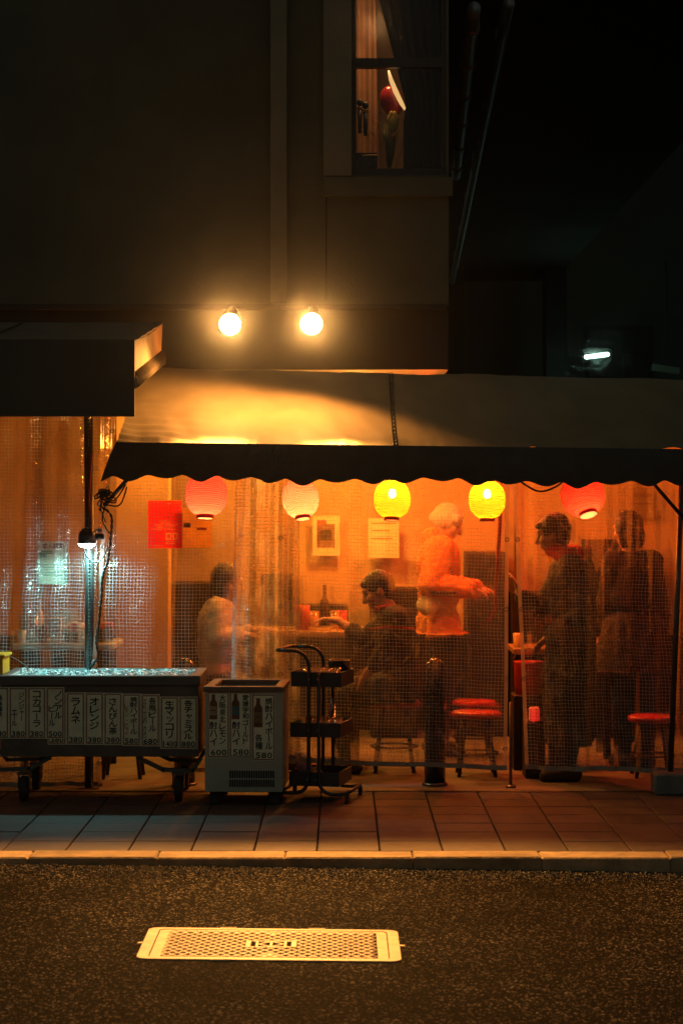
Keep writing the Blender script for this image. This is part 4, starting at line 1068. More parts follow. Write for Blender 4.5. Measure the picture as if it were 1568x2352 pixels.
# =================================================================== CHEST FREEZER
fz_ = thing('chest_freezer', 'small off white chest freezer with three bottle menu sheets', 'freezer', (-.54, 11.87, 0))
FC = Vector((-.749, 11.6, 0)); th = R(-3.0)
ex = Vector((math.cos(th) if False else 1, 0, 0)); Mf = Matrix.Rotation(R(-2.5), 3, 'Z')
FW, FDp = .424, .53
def fT(x, y, z): return FC + Mf @ Vector((x, y, 0)) + Vector((0, 0, z))
def fbox(mb, x0, x1, y0, y1, z0, z1, bev=0):
    c = fT((x0 + x1) / 2, (y0 + y1) / 2, (z0 + z1) / 2); mb.box(c, (x1 - x0, y1 - y0, z1 - z0), M=Mf, bev=bev)
ft = .652; fb = .075
mb = MB()
fbox(mb, 0, FW, 0, .035, fb, ft - .03); fbox(mb, 0, FW, FDp - .035, FDp, fb, ft - .03); fbox(mb, 0, .035, .0355, FDp - .0355, fb, ft - .03); fbox(mb, FW - .035, FW, .0355, FDp - .0355, fb, ft - .03); fbox(mb, .036, FW - .036, .036, FDp - .036, fb, fb + .10)
mb.build('cabinet', M_['freezer_white'], fz_)
mb = MB()
for a in ((-.008, FW + .008, -.010, .04), (-.008, FW + .008, FDp - .04, FDp + .008), (-.008, .045, .0405, FDp - .0405), (FW - .045, FW + .008, .0405, FDp - .0405)): fbox(mb, *a, ft - .0295, ft, bev=.004)
mb.build('rim', pm('rim_brown', (.14, .10, .075), .45, .2, 14), fz_)
mb = MB(); fbox(mb, .04, FW - .04, .045, FDp - .045, ft - .20, ft - .19); mb.build('inner_floor', M_['slot_dark'], fz_)
for x, y in ((.05, .06), (FW - .05, .06), (.05, FDp - .06), (FW - .05, FDp - .06)):
    mb = MB().lathe([(.03, .0), (.032, .012), (.032, .05), (.02, .0745)], 14, Matrix.Translation(fT(x, y, 0))); mb.build('foot', M_['rubber'], fz_, True)
# louvre: each slot a flat dark strip, coloured for the shade inside
gx0_, gx1_ = (917 - 1365.5) * 11.6 / 8450 + .749, (1099 - 1365.5) * 11.6 / 8450 + .749
for (ya, yb_) in ((3082, 3111), (3118, 3146)):
    z0_, z1_ = HC - (ya - 2048) * 11.6 / 8450, HC - (yb_ - 2048) * 11.6 / 8450
    n = 19
    for k in range(n):
        xx = gx0_ + (gx1_ - gx0_) * (k + .5) / n
        mb = MB(); fbox(mb, xx - .0042, xx + .0042, -.0022, -.0002, z1_, z0_); mb.build('vent_slot', M_['slot_dark'], fz_)
fx = lambda xf: (xf - 1365.5) * 11.6 / 8450 + .749
fzz = lambda yf: HC - (yf - 2048) * 11.6 / 8450
def fst(x0, x1, y0, y1, cols, price, bx_, label_m):
    pp = strip(fz_, fT, fx(x0), fx(x1), fzz(y0), fzz(y1), -.0005, cols, None, 0, False)
    w_ = fx(x1) - fx(x0); h_ = fzz(y0) - fzz(y1); mb = MB()
    digits(mb, price, fx(x0) + w_ * .52, fzz(y0) - h_ * .925, w_ * .76, h_ * .085, -.0025, fT, .07); mb.build('price', M_['ink'], pp)
    # printed bottle, flat artwork on the sheet
    u0, u1, v0, v1 = bx_; bw = w_ * (u1 - u0); bh = h_ * (v1 - v0); cx = fx(x0) + w_ * (u0 + u1) / 2; zb_ = fzz(y0) - h_ * v1
    prof = [(.5, 0), (.5, .02), (.5, .62), (.44, .69), (.24, .78), (.20, .95), (.24, .955), (.24, 1.0)]
    pts = [fT(cx - a * bw, -.0022, zb_ + b_ * bh) for a, b_ in prof] + [fT(cx + a * bw, -.0022, zb_ + b_ * bh) for a, b_ in reversed(prof)]
    mb = MB(); mb.add(pts, [tuple(range(len(pts)))]); mb.build('bottle_print', pm('bottle_art', (.13, .055, .018), .5, .25, 30), pp)
    mb = MB(); c_ = fT(cx, -.0024, zb_ + bh * .34); mb.box(c_, (bw * .94, .0002, bh * .36), M=Mf); mb.build('label_print', M_[label_m], pp)
    mb = MB(); mb.box(fT(cx, -.0027, zb_ + bh * .36), (bw * .7, .0002, bh * .05), M=Mf); mb.build('label_band', M_['print_brown'], pp)
pm('label_cream', (.34, .26, .14), .6, .15, 30); pm('label_blue', (.05, .14, .17), .6, .2, 30); pm('label_tan', (.20, .13, .06), .6, .2, 30)
fst(830, 917, 2767, 3029, [('大阪泉北レモン', .70, .04, .80, .28, 'ink'), ('酎ハイ', .28, .45, .82, .34, 'ink')], '600', (.10, .46, .04, .42), 'label_cream')
fst(919, 1006, 2767, 3027, [('愛媛宇和ゴールド', .74, .04, .80, .28, 'ink'), ('酎ハイ', .30, .45, .82, .34, 'ink')], '580', (.10, .46, .03, .42), 'label_blue')
fst(1009, 1100, 2776, 3040, [('焼酎ハイボール', .74, .05, .84, .32, 'ink'), ('各種', .30, .60, .84, .32, 'ink')], '580', (.08, .46, .06, .50), 'label_tan')

# =================================================================== TROLLEY
tr = thing('trolley', 'black three tier metal trolley loaded with glasses', 'trolley', (-.10, 11.87, 0))
TM = Matrix.Rotation(R(13), 3, 'Z').transposed() if False else Matrix.Rotation(R(-12), 3, 'Z')
TC = Vector((-.105, 11.885, 0)); tw, td = .285, .345
def tT(x, y, z): return TC + TM @ Vector((x, y, 0)) + Vector((0, 0, z))
for z0_, z1_, sh in ((.640, .722, 0), (.360, .440, -.004), (.088, .166, -.012)):
    mb = MB(); hw, hd = tw / 2, td / 2; tk = .005
    for (x0, x1, y0_, y1_, a, b_) in ((-hw, hw, -hd, -hd + tk, z0_, z1_), (-hw, hw, hd - tk, hd, z0_, z1_), (-hw, -hw + tk, -hd + tk, hd - tk, z0_, z1_), (hw - tk, hw, -hd + tk, hd - tk, z0_, z1_), (-hw + tk, hw - tk, -hd + tk, hd - tk, z0_ + .001, z0_ + .006)):
        mb.box(tT((x0 + x1) / 2 + sh, (y0_ + y1_) / 2, (a + b_) / 2), (x1 - x0, y1_ - y0_, b_ - a), M=TM)
    ty = mb.build('tray', M_['black_metal'], tr)
    for px in (-.035, .015):
        mb = MB().lathe([(.005, 0), (.004, .004), (0, .005)], 8, Matrix.Translation(tT(px + sh, -hd - .012 - .0115, (z0_ + z1_) / 2)) @ Matrix.Rotation(R(90), 4, 'X')); mb.build('screw', M_['galvanised'], ty)
def arc(c, r, a0, a1, ux, uz, n=8): return [c + ux * (r * math.cos(R(a0 + (a1 - a0) * k / n))) + uz * (r * math.sin(R(a0 + (a1 - a0) * k / n))) for k in range(n + 1)]
pr = .0105
hdl = td / 2 + .012
for sy in (-1, 1):
    y = sy * hdl
    # left tube rises into the handle, bends outward at the foot
    pth = [tT(-.205, y, .055), tT(-.16, y, .050)] + [tT(-.115 + .07 * math.sin(R(a)), y, .050 + .07 * (1 - math.cos(R(a)))) for a in (10, 30, 50, 70, 88)] + [tT(-.04, y, .2), tT(-.038, y, .68)]
    pth += [tT(-.038 - .09 * (1 - math.cos(R(a))), y, .755 + .085 * math.sin(R(a))) for a in (0, 20, 40, 60, 80, 90)] + [tT(-.20, y, .842)]
    mb = MB().tube(pth, pr, 10); mb.build('upright', M_['black_metal'], tr, True)
    pth = [tT(.175, y, .055), tT(.12, y, .048)] + [tT(.090 - .07 * math.sin(R(a)), y, .048 + .07 * (1 - math.cos(R(a)))) for a in (10, 30, 50, 70, 88)] + [tT(.019, y, .2), tT(.017, y, .725)]
    mb = MB().tube(pth, pr, 10); mb.build('upright', M_['black_metal'], tr, True)
mb = MB().tube([tT(-.195, -hdl, .842), tT(-.222, -hdl + .02, .842), tT(-.226, -hdl + .05, .842), tT(-.226, hdl - .05, .842), tT(-.222, hdl - .02, .842), tT(-.195, hdl, .842)], pr * 1.02, 10); mb.build('handle_bar', M_['black_metal'], tr, True)
for x in (-.205, .177):
    mb = MB().tube([tT(x, -hdl, .055), tT(x, hdl, .055)], pr, 10); mb.build('foot_bar', M_['black_metal'], tr, True)
    for y in (-hdl, hdl):
        c = tT(x, y, .022)
        mb = MB().lathe([(.008, -.010), (.021, -.011), (.022, 0), (.021, .011), (.008, .010)], 18, Matrix.Translation(c) @ Matrix.Rotation(R(90), 4, 'Y')); k_ = mb.build('castor', M_['rubber'], tr, True)
        mb = MB().box(c + Vector((0, 0, .016)), (.026, .018, .03), bev=.003); mb.build('fork', M_['black_metal'], k_)
def tumbler(p, r, h, up, label, group):
    prof = [(r * .84, 0), (r, h), (r * .93, h), (r * .78, .008), (0, .008)]
    Mx = Matrix.Translation(p)
    if not up: Mx = Matrix.Translation(p + Vector((0, 0, h))) @ Matrix.Rotation(math.pi, 4, 'X')
    mb = MB().lathe(prof, 18, Mx, cap=True); o = mb.build('tumbler', M_['clear_glass'], None, True); solo(o, label, 'glass', group)
for i in range(5):
    for j in range(3):
        if i == 4 and j > 1 or (i == 3 and j == 2): continue
        tumbler(tT(-.092 + .046 * i, -.11 + .068 * j, .6465), .0215, .09 + .004 * ((i + j) % 2), False, 'upturned clear tumbler packed in the top tray of the trolley', 'tumblers in the top tray')
for i in range(5):
    for j in range(3):
        tumbler(tT(-.098 + .046 * i, -.10 + .07 * j, .3665), .0215, .088, False, 'upturned clear tumbler packed in the middle tray of the trolley', 'tumblers in the middle tray')
tumbler(tT(.028, -.06, .4555), .0225, .085, False, 'single tumbler stacked on top of the others in the middle tray', None) if False else None
tumbler(tT(.045, .04, .4555), .0225, .078, False, 'single tumbler standing above the others in the middle tray', 'stacked tumbler')
pt = thing('steel_pot', 'short round steel bowl in the back right of the top trolley tray', 'pot', tT(.07, .08, .7225))
mb = MB().lathe([(.052, 0), (.058, .004), (.060, .068), (.063, .070), (.063, .074), (.0575, .074), (.055, .008), (0, .006)], 30, Matrix.Translation(tT(.075, .09, .6995))); mb.build('bowl', pm('pot_steel', (.35, .33, .31), .22, .15, 12, metal=.9), pt, True)
rg = MB().ell(tT(-.085, -.07, .165), (.052, .045, .045), n=28, m=18)
for v in rg.v: v += Vector([.03 * noise.noise(v * 26 + Vector((7 * k, 0, 3))) for k in range(3)])
solo(rg.build('pink_cloth', pm('cloth_pink', (.50, .18, .24), .8, .25, 18), None, True), 'crumpled pink cloth in the bottom trolley tray', 'cloth')
mb = MB().box(tT(-.015, -.09, .160), (.055, .002, .05), M=TM @ Matrix.Rotation(R(-35), 3, 'Y')); solo(mb.build('loose_card', cream, None), 'pale card tilted in the bottom trolley tray', 'card')

# =================================================================== POSTS, CLAMP LAMP, CABLES
po = thing('stall_post', 'dark steel stall post behind the clamp lamp at the left', 'post', (XF(205, 12.28), 12.28, 0))
px_ = XF(205, 12.28)
mb = MB().tube([(px_, 12.28, .0), (px_ + .002, 12.28, 1.2), (px_ - .004, 12.28, 2.2)], .026, 14); mb.build('shaft', M_['steel_dark'], po, True)
mb = MB().box((px_, 12.28, .006), (.12, .12, .010)); mb.build('foot_plate', M_['steel_dark'], po)
mb = MB().tube([W(212, 1040, 12.24), W(208, 1090, 12.24), W(205, 1150, 12.245), W(211, 1215, 12.245)], .005, 6); mb.build('red_cord', M_['red_vinyl'], po, True)
mb = MB().tube([W(230, 1172, 12.26), W(292, 1102, 12.2), W(330, 1060, 12.15)], .0125, 8); mb.build('brace', M_['black_metal'], po, True)
cl_ = thing('clamp_lamp', 'black clamp lamp with a cold white lens on the left post', 'lamp', W(200, 1250, 12.2))
cc = W(200, 1238, 12.17)
Ml = Matrix.Translation(cc) @ Matrix.Rotation(R(6), 4, 'X')
mb = MB().lathe([(.0505, -.024), (.052, -.018), (.050, .02), (.042, .042), (.03, .05)], 26, Ml, cap=True); mb.build('head', M_['black_metal'], cl_, True)
mb = MB().lathe([(0, -.052), (.02, -.0505), (.036, -.044), (.046, -.034), (.0495, -.0245)], 26, Ml, cap=False); mb.build('lens', emis('led_glow', (.78, 1., .97), 60), cl_, True)
mb = MB().box(W(222, 1232, 12.19), (.09, .03, .034), bev=.006); mb.build('clamp', M_['black_metal'], cl_)
mb = MB().lathe([(.006, 0), (.014, .004), (.014, .012), (.006, .016)], 14, Matrix.Translation(W(230, 1218, 12.16)) @ Matrix.Rotation(R(90), 4, 'X')); mb.build('wing_screw', M_['galvanised'], cl_, True)
mb = MB().tube([W(212, 1226, 12.16), W(222, 1216, 12.16), W(230, 1218, 12.155)], .004, 6); mb.build('lever', M_['galvanised'], cl_, True)
mb = MB().tube([W(188, 1232, 12.15), W(190, 1216, 12.15), W(200, 1214, 12.15), W(209, 1216, 12.15), W(211, 1230, 12.15)], .006, 8); mb.build('yoke', M_['black_metal'], cl_, True)
ld = bpy.data.lights.new('clamp_beam', 'SPOT'); ld.energy = 38; ld.color = (.36, 1., .97); ld.spot_size = R(158); ld.spot_blend = .5; ld.shadow_soft_size = .03
lo = bpy.data.objects.new('clamp_beam', ld); link(lo, cl_); lo.location = cc + Vector((0, -.004, -.062)) - OFF[cl_.name]; lo.rotation_euler = (R(13), 0, 0)
def spline(pts, n=10):
    out = []
    P_ = [pts[0]] + list(pts) + [pts[-1]]
    for i in range(1, len(P_) - 2):
        a, b_, c, d = P_[i - 1], P_[i], P_[i + 1], P_[i + 2]
        for k in range(n):
            t = k / n
            out.append(.5 * ((2 * b_) + (c - a) * t + (2 * a - 5 * b_ + 4 * c - d) * t * t + (3 * b_ - a - 3 * c + d) * t ** 3))
    out.append(P_[-2]); return out
D_ = 12.14
pts = [W(*p, D_) for p in ((240, 1165), (256, 1185), (257, 1212), (254, 1240), (252, 1265), (248, 1290), (240, 1310), (235, 1335), (234, 1365), (231, 1395), (228, 1430), (222, 1465), (224, 1490), (228, 1505), (218, 1522), (206, 1538))]
mb = MB()
sp_ = spline(pts, 12)
for ph in (0, math.pi):
    mb.tube([p + Vector((.0045 * math.cos(i * .55 + ph), .0045 * math.sin(i * .55 + ph), 0)) for i, p in enumerate(sp_)], .0042, 6)
solo(mb.build('twisted_cable', M_['cable'], None, True), 'twisted black power cable hanging from the left post down to the drinks tub', 'cable')
mb = MB().tube(spline([W(*p, D_) for p in ((192, 1256), (198, 1275), (212, 1290), (228, 1290), (240, 1275), (248, 1255))], 10), .0042, 8); solo(mb.build('lamp_lead', pm('lead_grey', (.10, .10, .10), .35, .1, 30), None, True), 'grey lead looping below the clamp lamp', 'cable')
mb = MB(); cr = random.Random(5)
for k in range(7):
    c = W(238 + cr.uniform(-8, 12), 1140 + cr.uniform(-10, 12), 12.16); r_ = cr.uniform(.025, .05); ti = cr.uniform(-.5, .8)
    mb.tube([c + Vector((r_ * math.cos(a), .01 * math.sin(2 * a), r_ * .45 * math.sin(a) + ti * r_ * math.cos(a))) for a in [2 * math.pi * i / 20 for i in range(20)]], .0045, 6, closed=True)
for p0, p1, p2 in (((236, 1135), (262, 1150), (290, 1112)), ((240, 1158), (275, 1160), (292, 1118)), ((232, 1150), (236, 1165), (242, 1172)), ((246, 1128), (232, 1160), (243, 1200)), ((240, 1168), (236, 1195), (252, 1225))):
    mb.tube(spline([W(*p0, 12.15), W(*p1, 12.15), W(*p2, 12.15)], 8), .0045, 6)
solo(mb.build('cable_bundle', M_['cable'], None, True), 'tangle of black cables tied at the brace under the awning left end', 'cable')
mb = MB().tube(spline([W(*p, 11.62) for p in ((595, 1060), (600, 1098), (618, 1108), (638, 1100), (655, 1085))], 8), .0045, 6); solo(mb.build('lantern_wire', M_['cable'], None, True), 'short wire loop drooping beside the second lantern', 'cable')
mb = MB().tube(spline([W(*p, 11.62) for p in ((1160, 1080), (1190, 1103), (1235, 1128), (1275, 1118), (1310, 1090))], 8), .0055, 6); solo(mb.build('festoon_wire', M_['cable'], None, True), 'black wire drooping between the fourth and fifth lanterns', 'cable')
mb = MB().tube(spline([W(-20, 1480, 12.2), W(20, 1505, 12.2), W(60, 1530, 12.16), W(66, 1545, 12.1)], 8), .004, 6); solo(mb.build('tub_hose', pm('lead_grey', (.1, .1, .1), .35), None, True), 'thin grey lead running into the left end of the drinks tub', 'cable')
rp_ = thing('awning_pole', 'dark awning pole standing in a concrete foot at the right edge', 'pole', (XF(1540, 12.1), 12.1, 0))
mb = MB().tube([W(1538, 1785, 12.1), W(1553, 1400, 12.1), W(1566, 1060, 12.1)], .0165, 12); mb.build('shaft', M_['steel_dark'], rp_, True)
mb = MB().box((XF(1554, 12.06), 12.08, .062), (.27, .2, .125), bev=.012); mb.build('concrete_foot', M_['concrete_block'], rp_)
mb = MB().tube([W(1490, 1100, 12.05), W(1580, 1203, 12.1)], .011, 8); mb.build('brace', M_['black_metal'], rp_, True)
op = thing('opening_post', 'slim post standing in the curtain opening', 'post', (XF(1172, 12.33), 12.33, 0))
mb = MB().tube([(XF(1172, 12.33), 12.33, 0), (XF(1172, 12.33), 12.33, .5)], .009, 10); mb.build('shaft', pm('post_brown', (.16, .10, .06), .5), op, True)
mb = MB().lathe([(.03, .003), (.03, .012), (.016, .02)], 16, Matrix.Translation((XF(1172, 12.33), 12.33, 0))); mb.build('foot_plate', M_['steel_dark'], op)

# =================================================================== LANTERNS
LAN = [
    (474, 1136, 48, 51, (9, -2), 'red', 'largest left lantern, red top fading to white, beside the red poster', 30, -.58),
    (690, 1145, 42, 46, (16, 7), 'pink', 'pinkish white paper lantern second from the left', 30, -.32),
    (900, 1147, 42, 45, (8, -2), 'yellow', 'glowing yellow paper lantern at the centre, left of the standing person in cream', 34, .30),
    (1118, 1148, 42, 45, (0, 0), 'yellow', 'glowing yellow paper lantern above the curtain opening', 34, .30),
    (1337, 1137, 50, 49, (26, 12), 'red', 'tilted red orange paper lantern at the right over the dark coated drinker', 30, -.52),
]
paper_lantern('paper_red', (.88, .09, .045), .0); paper_lantern('paper_pink', (.90, .20, .085), .0); paper_lantern('paper_yellow_l', (.92, .43, .01), .10)
paper_lantern('paper_deep_red', (.90, .045, .018), .0)
LMAT = {'red': 'paper_red', 'pink': 'paper_pink', 'yellow': 'paper_yellow_l'}
for i, (xd, yd, rx, rz, (tx, ty), kind, lab, en, hb) in enumerate(LAN):
    D = 11.62; c = W(xd, yd, D); k = D / FD; a = rx * k; h = rz * k
    t = thing('paper_lantern', lab, 'lantern', c, 'paper lanterns under the valance')
    Mx = Matrix.Translation(c) @ Matrix.Rotation(R(-tx), 4, 'X') @ Matrix.Rotation(R(-ty), 4, 'Y')
    prof = []; n = 150
    r_end = a * .42
    th0 = math.acos(.42) * .99
    for j in range(n + 1):
        u = -1 + 2 * j / n
        zz = h * u * .97
        rr = a * (max(0, 1 - abs(u * .955) ** 2.35)) ** .5
        rr = max(rr, r_end * .8)
        rr += a * .016 * math.cos(j * 2 * math.pi * 21 / n)
        prof.append((rr, zz))
    mb = MB().lathe(prof, 40, Mx, cap=False); mb.build('paper_body', M_['paper_deep_red' if i == 4 else LMAT[kind]], t, True)
    rb_ = a * .42
    mb = MB().lathe([(rb_, -h * 1.10), (rb_ * 1.02, -h * .93), (rb_ * .96, -h * .93), (rb_ * .95, -h * 1.10), (rb_, -h * 1.10)], 28, Mx, cap=False); mb.build('bottom_ring', M_['red_vinyl'], t, True)
    mb = MB().lathe([(0, -h * 1.075), (rb_ * .95, -h * 1.075)], 28, Mx, cap=False); bc = mb.build('bottom_cover', M_['paper_pink'], t)
    mb = MB().lathe([(rb_, h * .93), (rb_ * 1.02, h * 1.12), (rb_ * .9, h * 1.12), (rb_ * .9, h * .93)], 28, Mx, cap=False); mb.build('top_cap', M_['black_metal'], t, True)
    mb = MB().tube([Mx @ Vector((-rb_, 0, h * 1.1)), c + Vector((0, 0, h * 1.5)), Mx @ Vector((rb_, 0, h * 1.1))], .0025, 6); mb.build('wire_handle', M_['steel_dark'], t, True)
    mb = MB().tube([c + Vector((0, 0, h * 1.5)), Vector((c.x, 11.45, fz(c.x) - .03))], .004, 6); mb.build('cord', M_['cable'], t)
    bp_ = Mx @ Vector((0, 0, h * hb))
    mb = MB().ell(bp_, (.021, .021, .027), n=16, m=12); mb.build('bulb', emis('lantern_glow%d' % i, (1, .72, .34), 60), t, True)
    mb = MB().lathe([(.012, h * hb + .025), (.012, h * 1.05)], 10, Mx); mb.build('socket', M_['black_metal'], t, True)
    ld = bpy.data.lights.new('lantern_light', 'POINT'); ld.energy = {'red': 14, 'pink': 12, 'yellow': 12}[kind] * (.5 if i == 4 else 1); ld.color = {'red': (1, .62, .36), 'pink': (1, .62, .34), 'yellow': (1, .66, .28)}[kind]; ld.shadow_soft_size = .024
    lo = bpy.data.objects.new('lantern_light', ld); link(lo, t); lo.location = bp_ - c

# =================================================================== CURTAINS
pvc('pvc_clear', .012, .66); pvc('pvc_dense', .26, .85); pvc('pvc_left', .045, .78)
pm('hem_tape', (.30, .26, .20), .6, .2, 20)
def curtain(label, xt, xb, yt, yb_, D, folds, mat_, gain=1.0, Db=None, edges=(1, 1), hem=True, nu=220, nv=120, ex_=None, eyel=True):
    """xt/xb: (left,right) at top/bottom in picture units; folds: (amp m, wavelength m, phase, vertical growth)"""
    Db = Db or D
    t = thing('plastic_curtain', label, 'curtain', ((XF(xb[0], D) + XF(xb[1], D)) / 2, D, ZF(sum(yb_) / 2, D)), 'clear plastic curtains of the stall')
    def fn(u, v):
        Dd = Db + (D - Db) * v
        x = XF(xb[0], D) + (XF(xb[1], D) - XF(xb[0], D)) * u
        xx = XF(xt[0], D) + (XF(xt[1], D) - XF(xt[0], D)) * u
        s = v ** 1.15
        X = x + (xx - x) * s
        zb_ = ZF(yb_[0] + (yb_[1] - yb_[0]) * u, D); z = zb_ + (ZF(yt, D) - zb_) * v
        off = 0
        for (am, la, ph, gr) in folds:
            off += am * math.sin(6.283 * X / la + ph + .9 * math.sin(2.2 * v + ph) + .5 * noise.noise((X * 2, v * 2, ph))) * (gr + (1 - gr) * (1 - v))
        off += .02 * noise.noise((X * 3.1, z * 2.3, D)) + .006 * noise.noise((X * 13, z * 7, 3))
        p = Vector((X, Dd + off, z))
        if ex_: p = ex_(p, u, v)
        return p
    mb = MB(); mb.grid(fn, nu, nv)
    # arc-length uv so the yarn grid follows the folds
    uvs = []
    W1 = nu + 1
    for j in range(nv + 1):
        acc = 0.0
        for i in range(nu + 1):
            if i: acc += (mb.v[j * W1 + i] - mb.v[j * W1 + i - 1]).length
            uvs.append([acc * gain, 0])
    for i in range(nu + 1):
        acc = 0.0
        for j in range(nv + 1):
            if j:
                d = mb.v[j * W1 + i] - mb.v[(j - 1) * W1 + i]; acc += math.hypot(d.y * .5, d.z)
            uvs[j * W1 + i][1] = acc
    V = mb.v
    sh = mb.build('sheet', M_[mat_], t, True, uv=uvs)
    if hem:
        m2 = MB()
        for i in range(nu):
            a, b2 = V[i], V[i + 1]; dz = Vector((0, 0, .028)); dy = Vector((0, -.002, 0))
            m2.quad(a + dy, b2 + dy, b2 + dy + dz, a + dy + dz)
        m2.build('hem', M_['hem_tape'], t, True)
    for s_, e in ((0, edges[0]), (nu, edges[1])):
        if e:
            m2 = MB(); sg = 1 if s_ == 0 else -1
            for j in range(nv):
                a, b2 = V[j * W1 + s_], V[(j + 1) * W1 + s_]; dx = Vector((.022 * sg, -.002, 0)); dy = Vector((0, -.002, 0))
                m2.quad(a + dy, a + dx, b2 + dx, b2 + dy)
            m2.build('edge_band', M_['pvc_band'], t, True)
            for j in range(8, nv, 26):
                c = V[j * W1 + s_] + Vector((.012 * sg, -.006, 0))
                m2 = MB().tube([c + Vector((.011 * math.cos(a), 0, .011 * math.sin(a))) for a in [2 * math.pi * k / 14 for k in range(14)]], .0032, 6, closed=True); m2.build('eyelet', M_['galvanised'], t, True)
    if hem:
        for i in range(6, nu, max(10, int(.36 / ((XF(xb[1], D) - XF(xb[0], D)) / nu)))):
            c = V[i] + Vector((0, -.008, .014))
            m2 = MB().tube([c + Vector((.011 * math.cos(a), 0, .011 * math.sin(a))) for a in [2 * math.pi * k / 14 for k in range(14)]], .0032, 6, closed=True); m2.build('eyelet', M_['galvanised'], t, True)
    return t
def band():
    m, nt, N, L, P = nm('pvc_band'); o = N['Material Output']
    tr_ = N.new('ShaderNodeBsdfTransparent'); d = N.new('ShaderNodeBsdfDiffuse'); tl = N.new('ShaderNodeBsdfTranslucent')
    for q in (d, tl): q.inputs['Color'].default_value = (.62, .58, .52, 1)
    a = N.new('ShaderNodeMixShader'); a.inputs[0].default_value = .5; L.new(d.outputs[0], a.inputs[1]); L.new(tl.outputs[0], a.inputs[2])
    b2 = N.new('ShaderNodeMixShader'); b2.inputs[0].default_value = .5; L.new(tr_.outputs[0], b2.inputs[1]); L.new(a.outputs[0], b2.inputs[2])
    L.new(b2.outputs[0], o.inputs['Surface']); MATS['pvc_band'] = m
band()
curtain('far left plastic curtain hanging below the black awning box', (-90, 196), (-90, 236), 940, (1806, 1808), 12.38, [(.028, .55, .4, .9), (.02, .16, 1.1, .7)], 'pvc_left', edges=(0, 1))
def gath(p, u, v):
    k = max(0, min(1, (p.z - 1.62) / .45)); p.y += .05 * math.sin(u * 16) * .35 - .05; return p
curtain('narrow gathered plastic curtain bunched beside the left post', (186, 270), (204, 222), 950, (1560, 1560), 12.32, [(.012, .05, .2, 1)], 'pvc_left', edges=(0, 1), hem=False, nu=80, ex_=gath)
curtain('smooth plastic curtain behind the drinks cart and red poster', (214, 572), (214, 533), 1030, (1728, 1730), 12.30, [(.03, .8, .2, .7), (.009, .24, 2, .9)], 'pvc_clear', edges=(1, 1))
curtain('dense folded plastic curtain between the first two lanterns', (542, 686), (528, 690), 1030, (1742, 1744), 12.20, [(.030, .12, .7, .9), (.014, .055, 2.2, .8)], 'pvc_dense', gain=1.0, edges=(0, 0), nu=240)
curtain('wide middle plastic curtain in front of the navy jacket drinker', (640, 1170), (640, 1163), 1030, (1752, 1768), 12.26, [(.028, .7, 1.9, .8), (.009, .23, .3, 1)], 'pvc_clear', edges=(1, 1))
def belly(p, u, v):
    p.y -= .05 * math.exp(-((u - .28) / .18) ** 2) * math.exp(-((v - .5) / .3) ** 2); return p
curtain('right plastic curtain draped in loose folds over the dark coated drinkers', (1172, 1660), (1206, 1640), 1030, (1768, 1776), 12.24, [(.032, .52, .9, .8), (.018, .19, 2.2, 1), (.008, .08, .4, 1)], 'pvc_clear', edges=(1, 0), ex_=belly, nu=260)
# =================================================================== PEOPLE
def hand(pr, wrist, direction, up, side, curl=.5, s=1.0):
    """palm plus five fingers: prims appended to pr; side=+1 thumb along +lateral"""
    d = Vector(direction).normalized(); u = Vector(up); u = (u - d * u.dot(d)).normalized(); l = d.cross(u) * side
    pr.append(('cap', wrist, wrist + d * .035 * s, .025 * s, .027 * s))
    for o in (-.024, -.008, .008, .024): pr.append(('cap', wrist + d * .02 * s + l * o * s * .8, wrist + d * .085 * s + l * o * s, .017 * s, .0125 * s))
    for o, ln in ((.026, .068), (.009, .078), (-.009, .072), (-.026, .055)):
        b0 = wrist + d * .085 * s + l * o * s; cur = d.copy(); p = b0
        for k, seg in enumerate((.42, .32, .26)):
            ang = curl * (.5 + .55 * k); dd = (d * math.cos(ang) - u * math.sin(ang)).normalized()
            q = p + dd * ln * seg * s; pr.append(('cap', p, q, (.0105 - .001 * k) * s, (.0095 - .001 * k) * s)); p = q
    b0 = wrist + d * .03 * s + l * .026 * s
    m1 = b0 + (d * .5 + l * .75 - u * .2).normalized() * .038 * s; m2 = m1 + (d * .85 + l * .3 - u * .25).normalized() * .032 * s
    pr.append(('cap', b0, m1, .014 * s, .012 * s)); pr.append(('cap', m1, m2, .0115 * s, .0095 * s))
def capsule(mb, a, b, ra, rb, n=12):
    a = Vector(a); b = Vector(b); d = b - a
    L_ = d.length
    if L_ < 1e-5: mb.ell(a, ra, n=n, m=8); return
    q = d.normalized().to_track_quat('Z', 'Y').to_matrix().to_4x4()
    prof = [(0, -ra)] + [(ra * math.cos(R(x)), ra * math.sin(R(x))) for x in (-60, -30)] + [(ra, 0), ((ra + rb) / 2, L_ / 2), (rb, L_)] + [(rb * math.cos(R(x)), L_ + rb * math.sin(R(x))) for x in (30, 60)] + [(0, L_ + rb)]
    mb.lathe(prof, n, Matrix.Translation(a) @ q, cap=False)
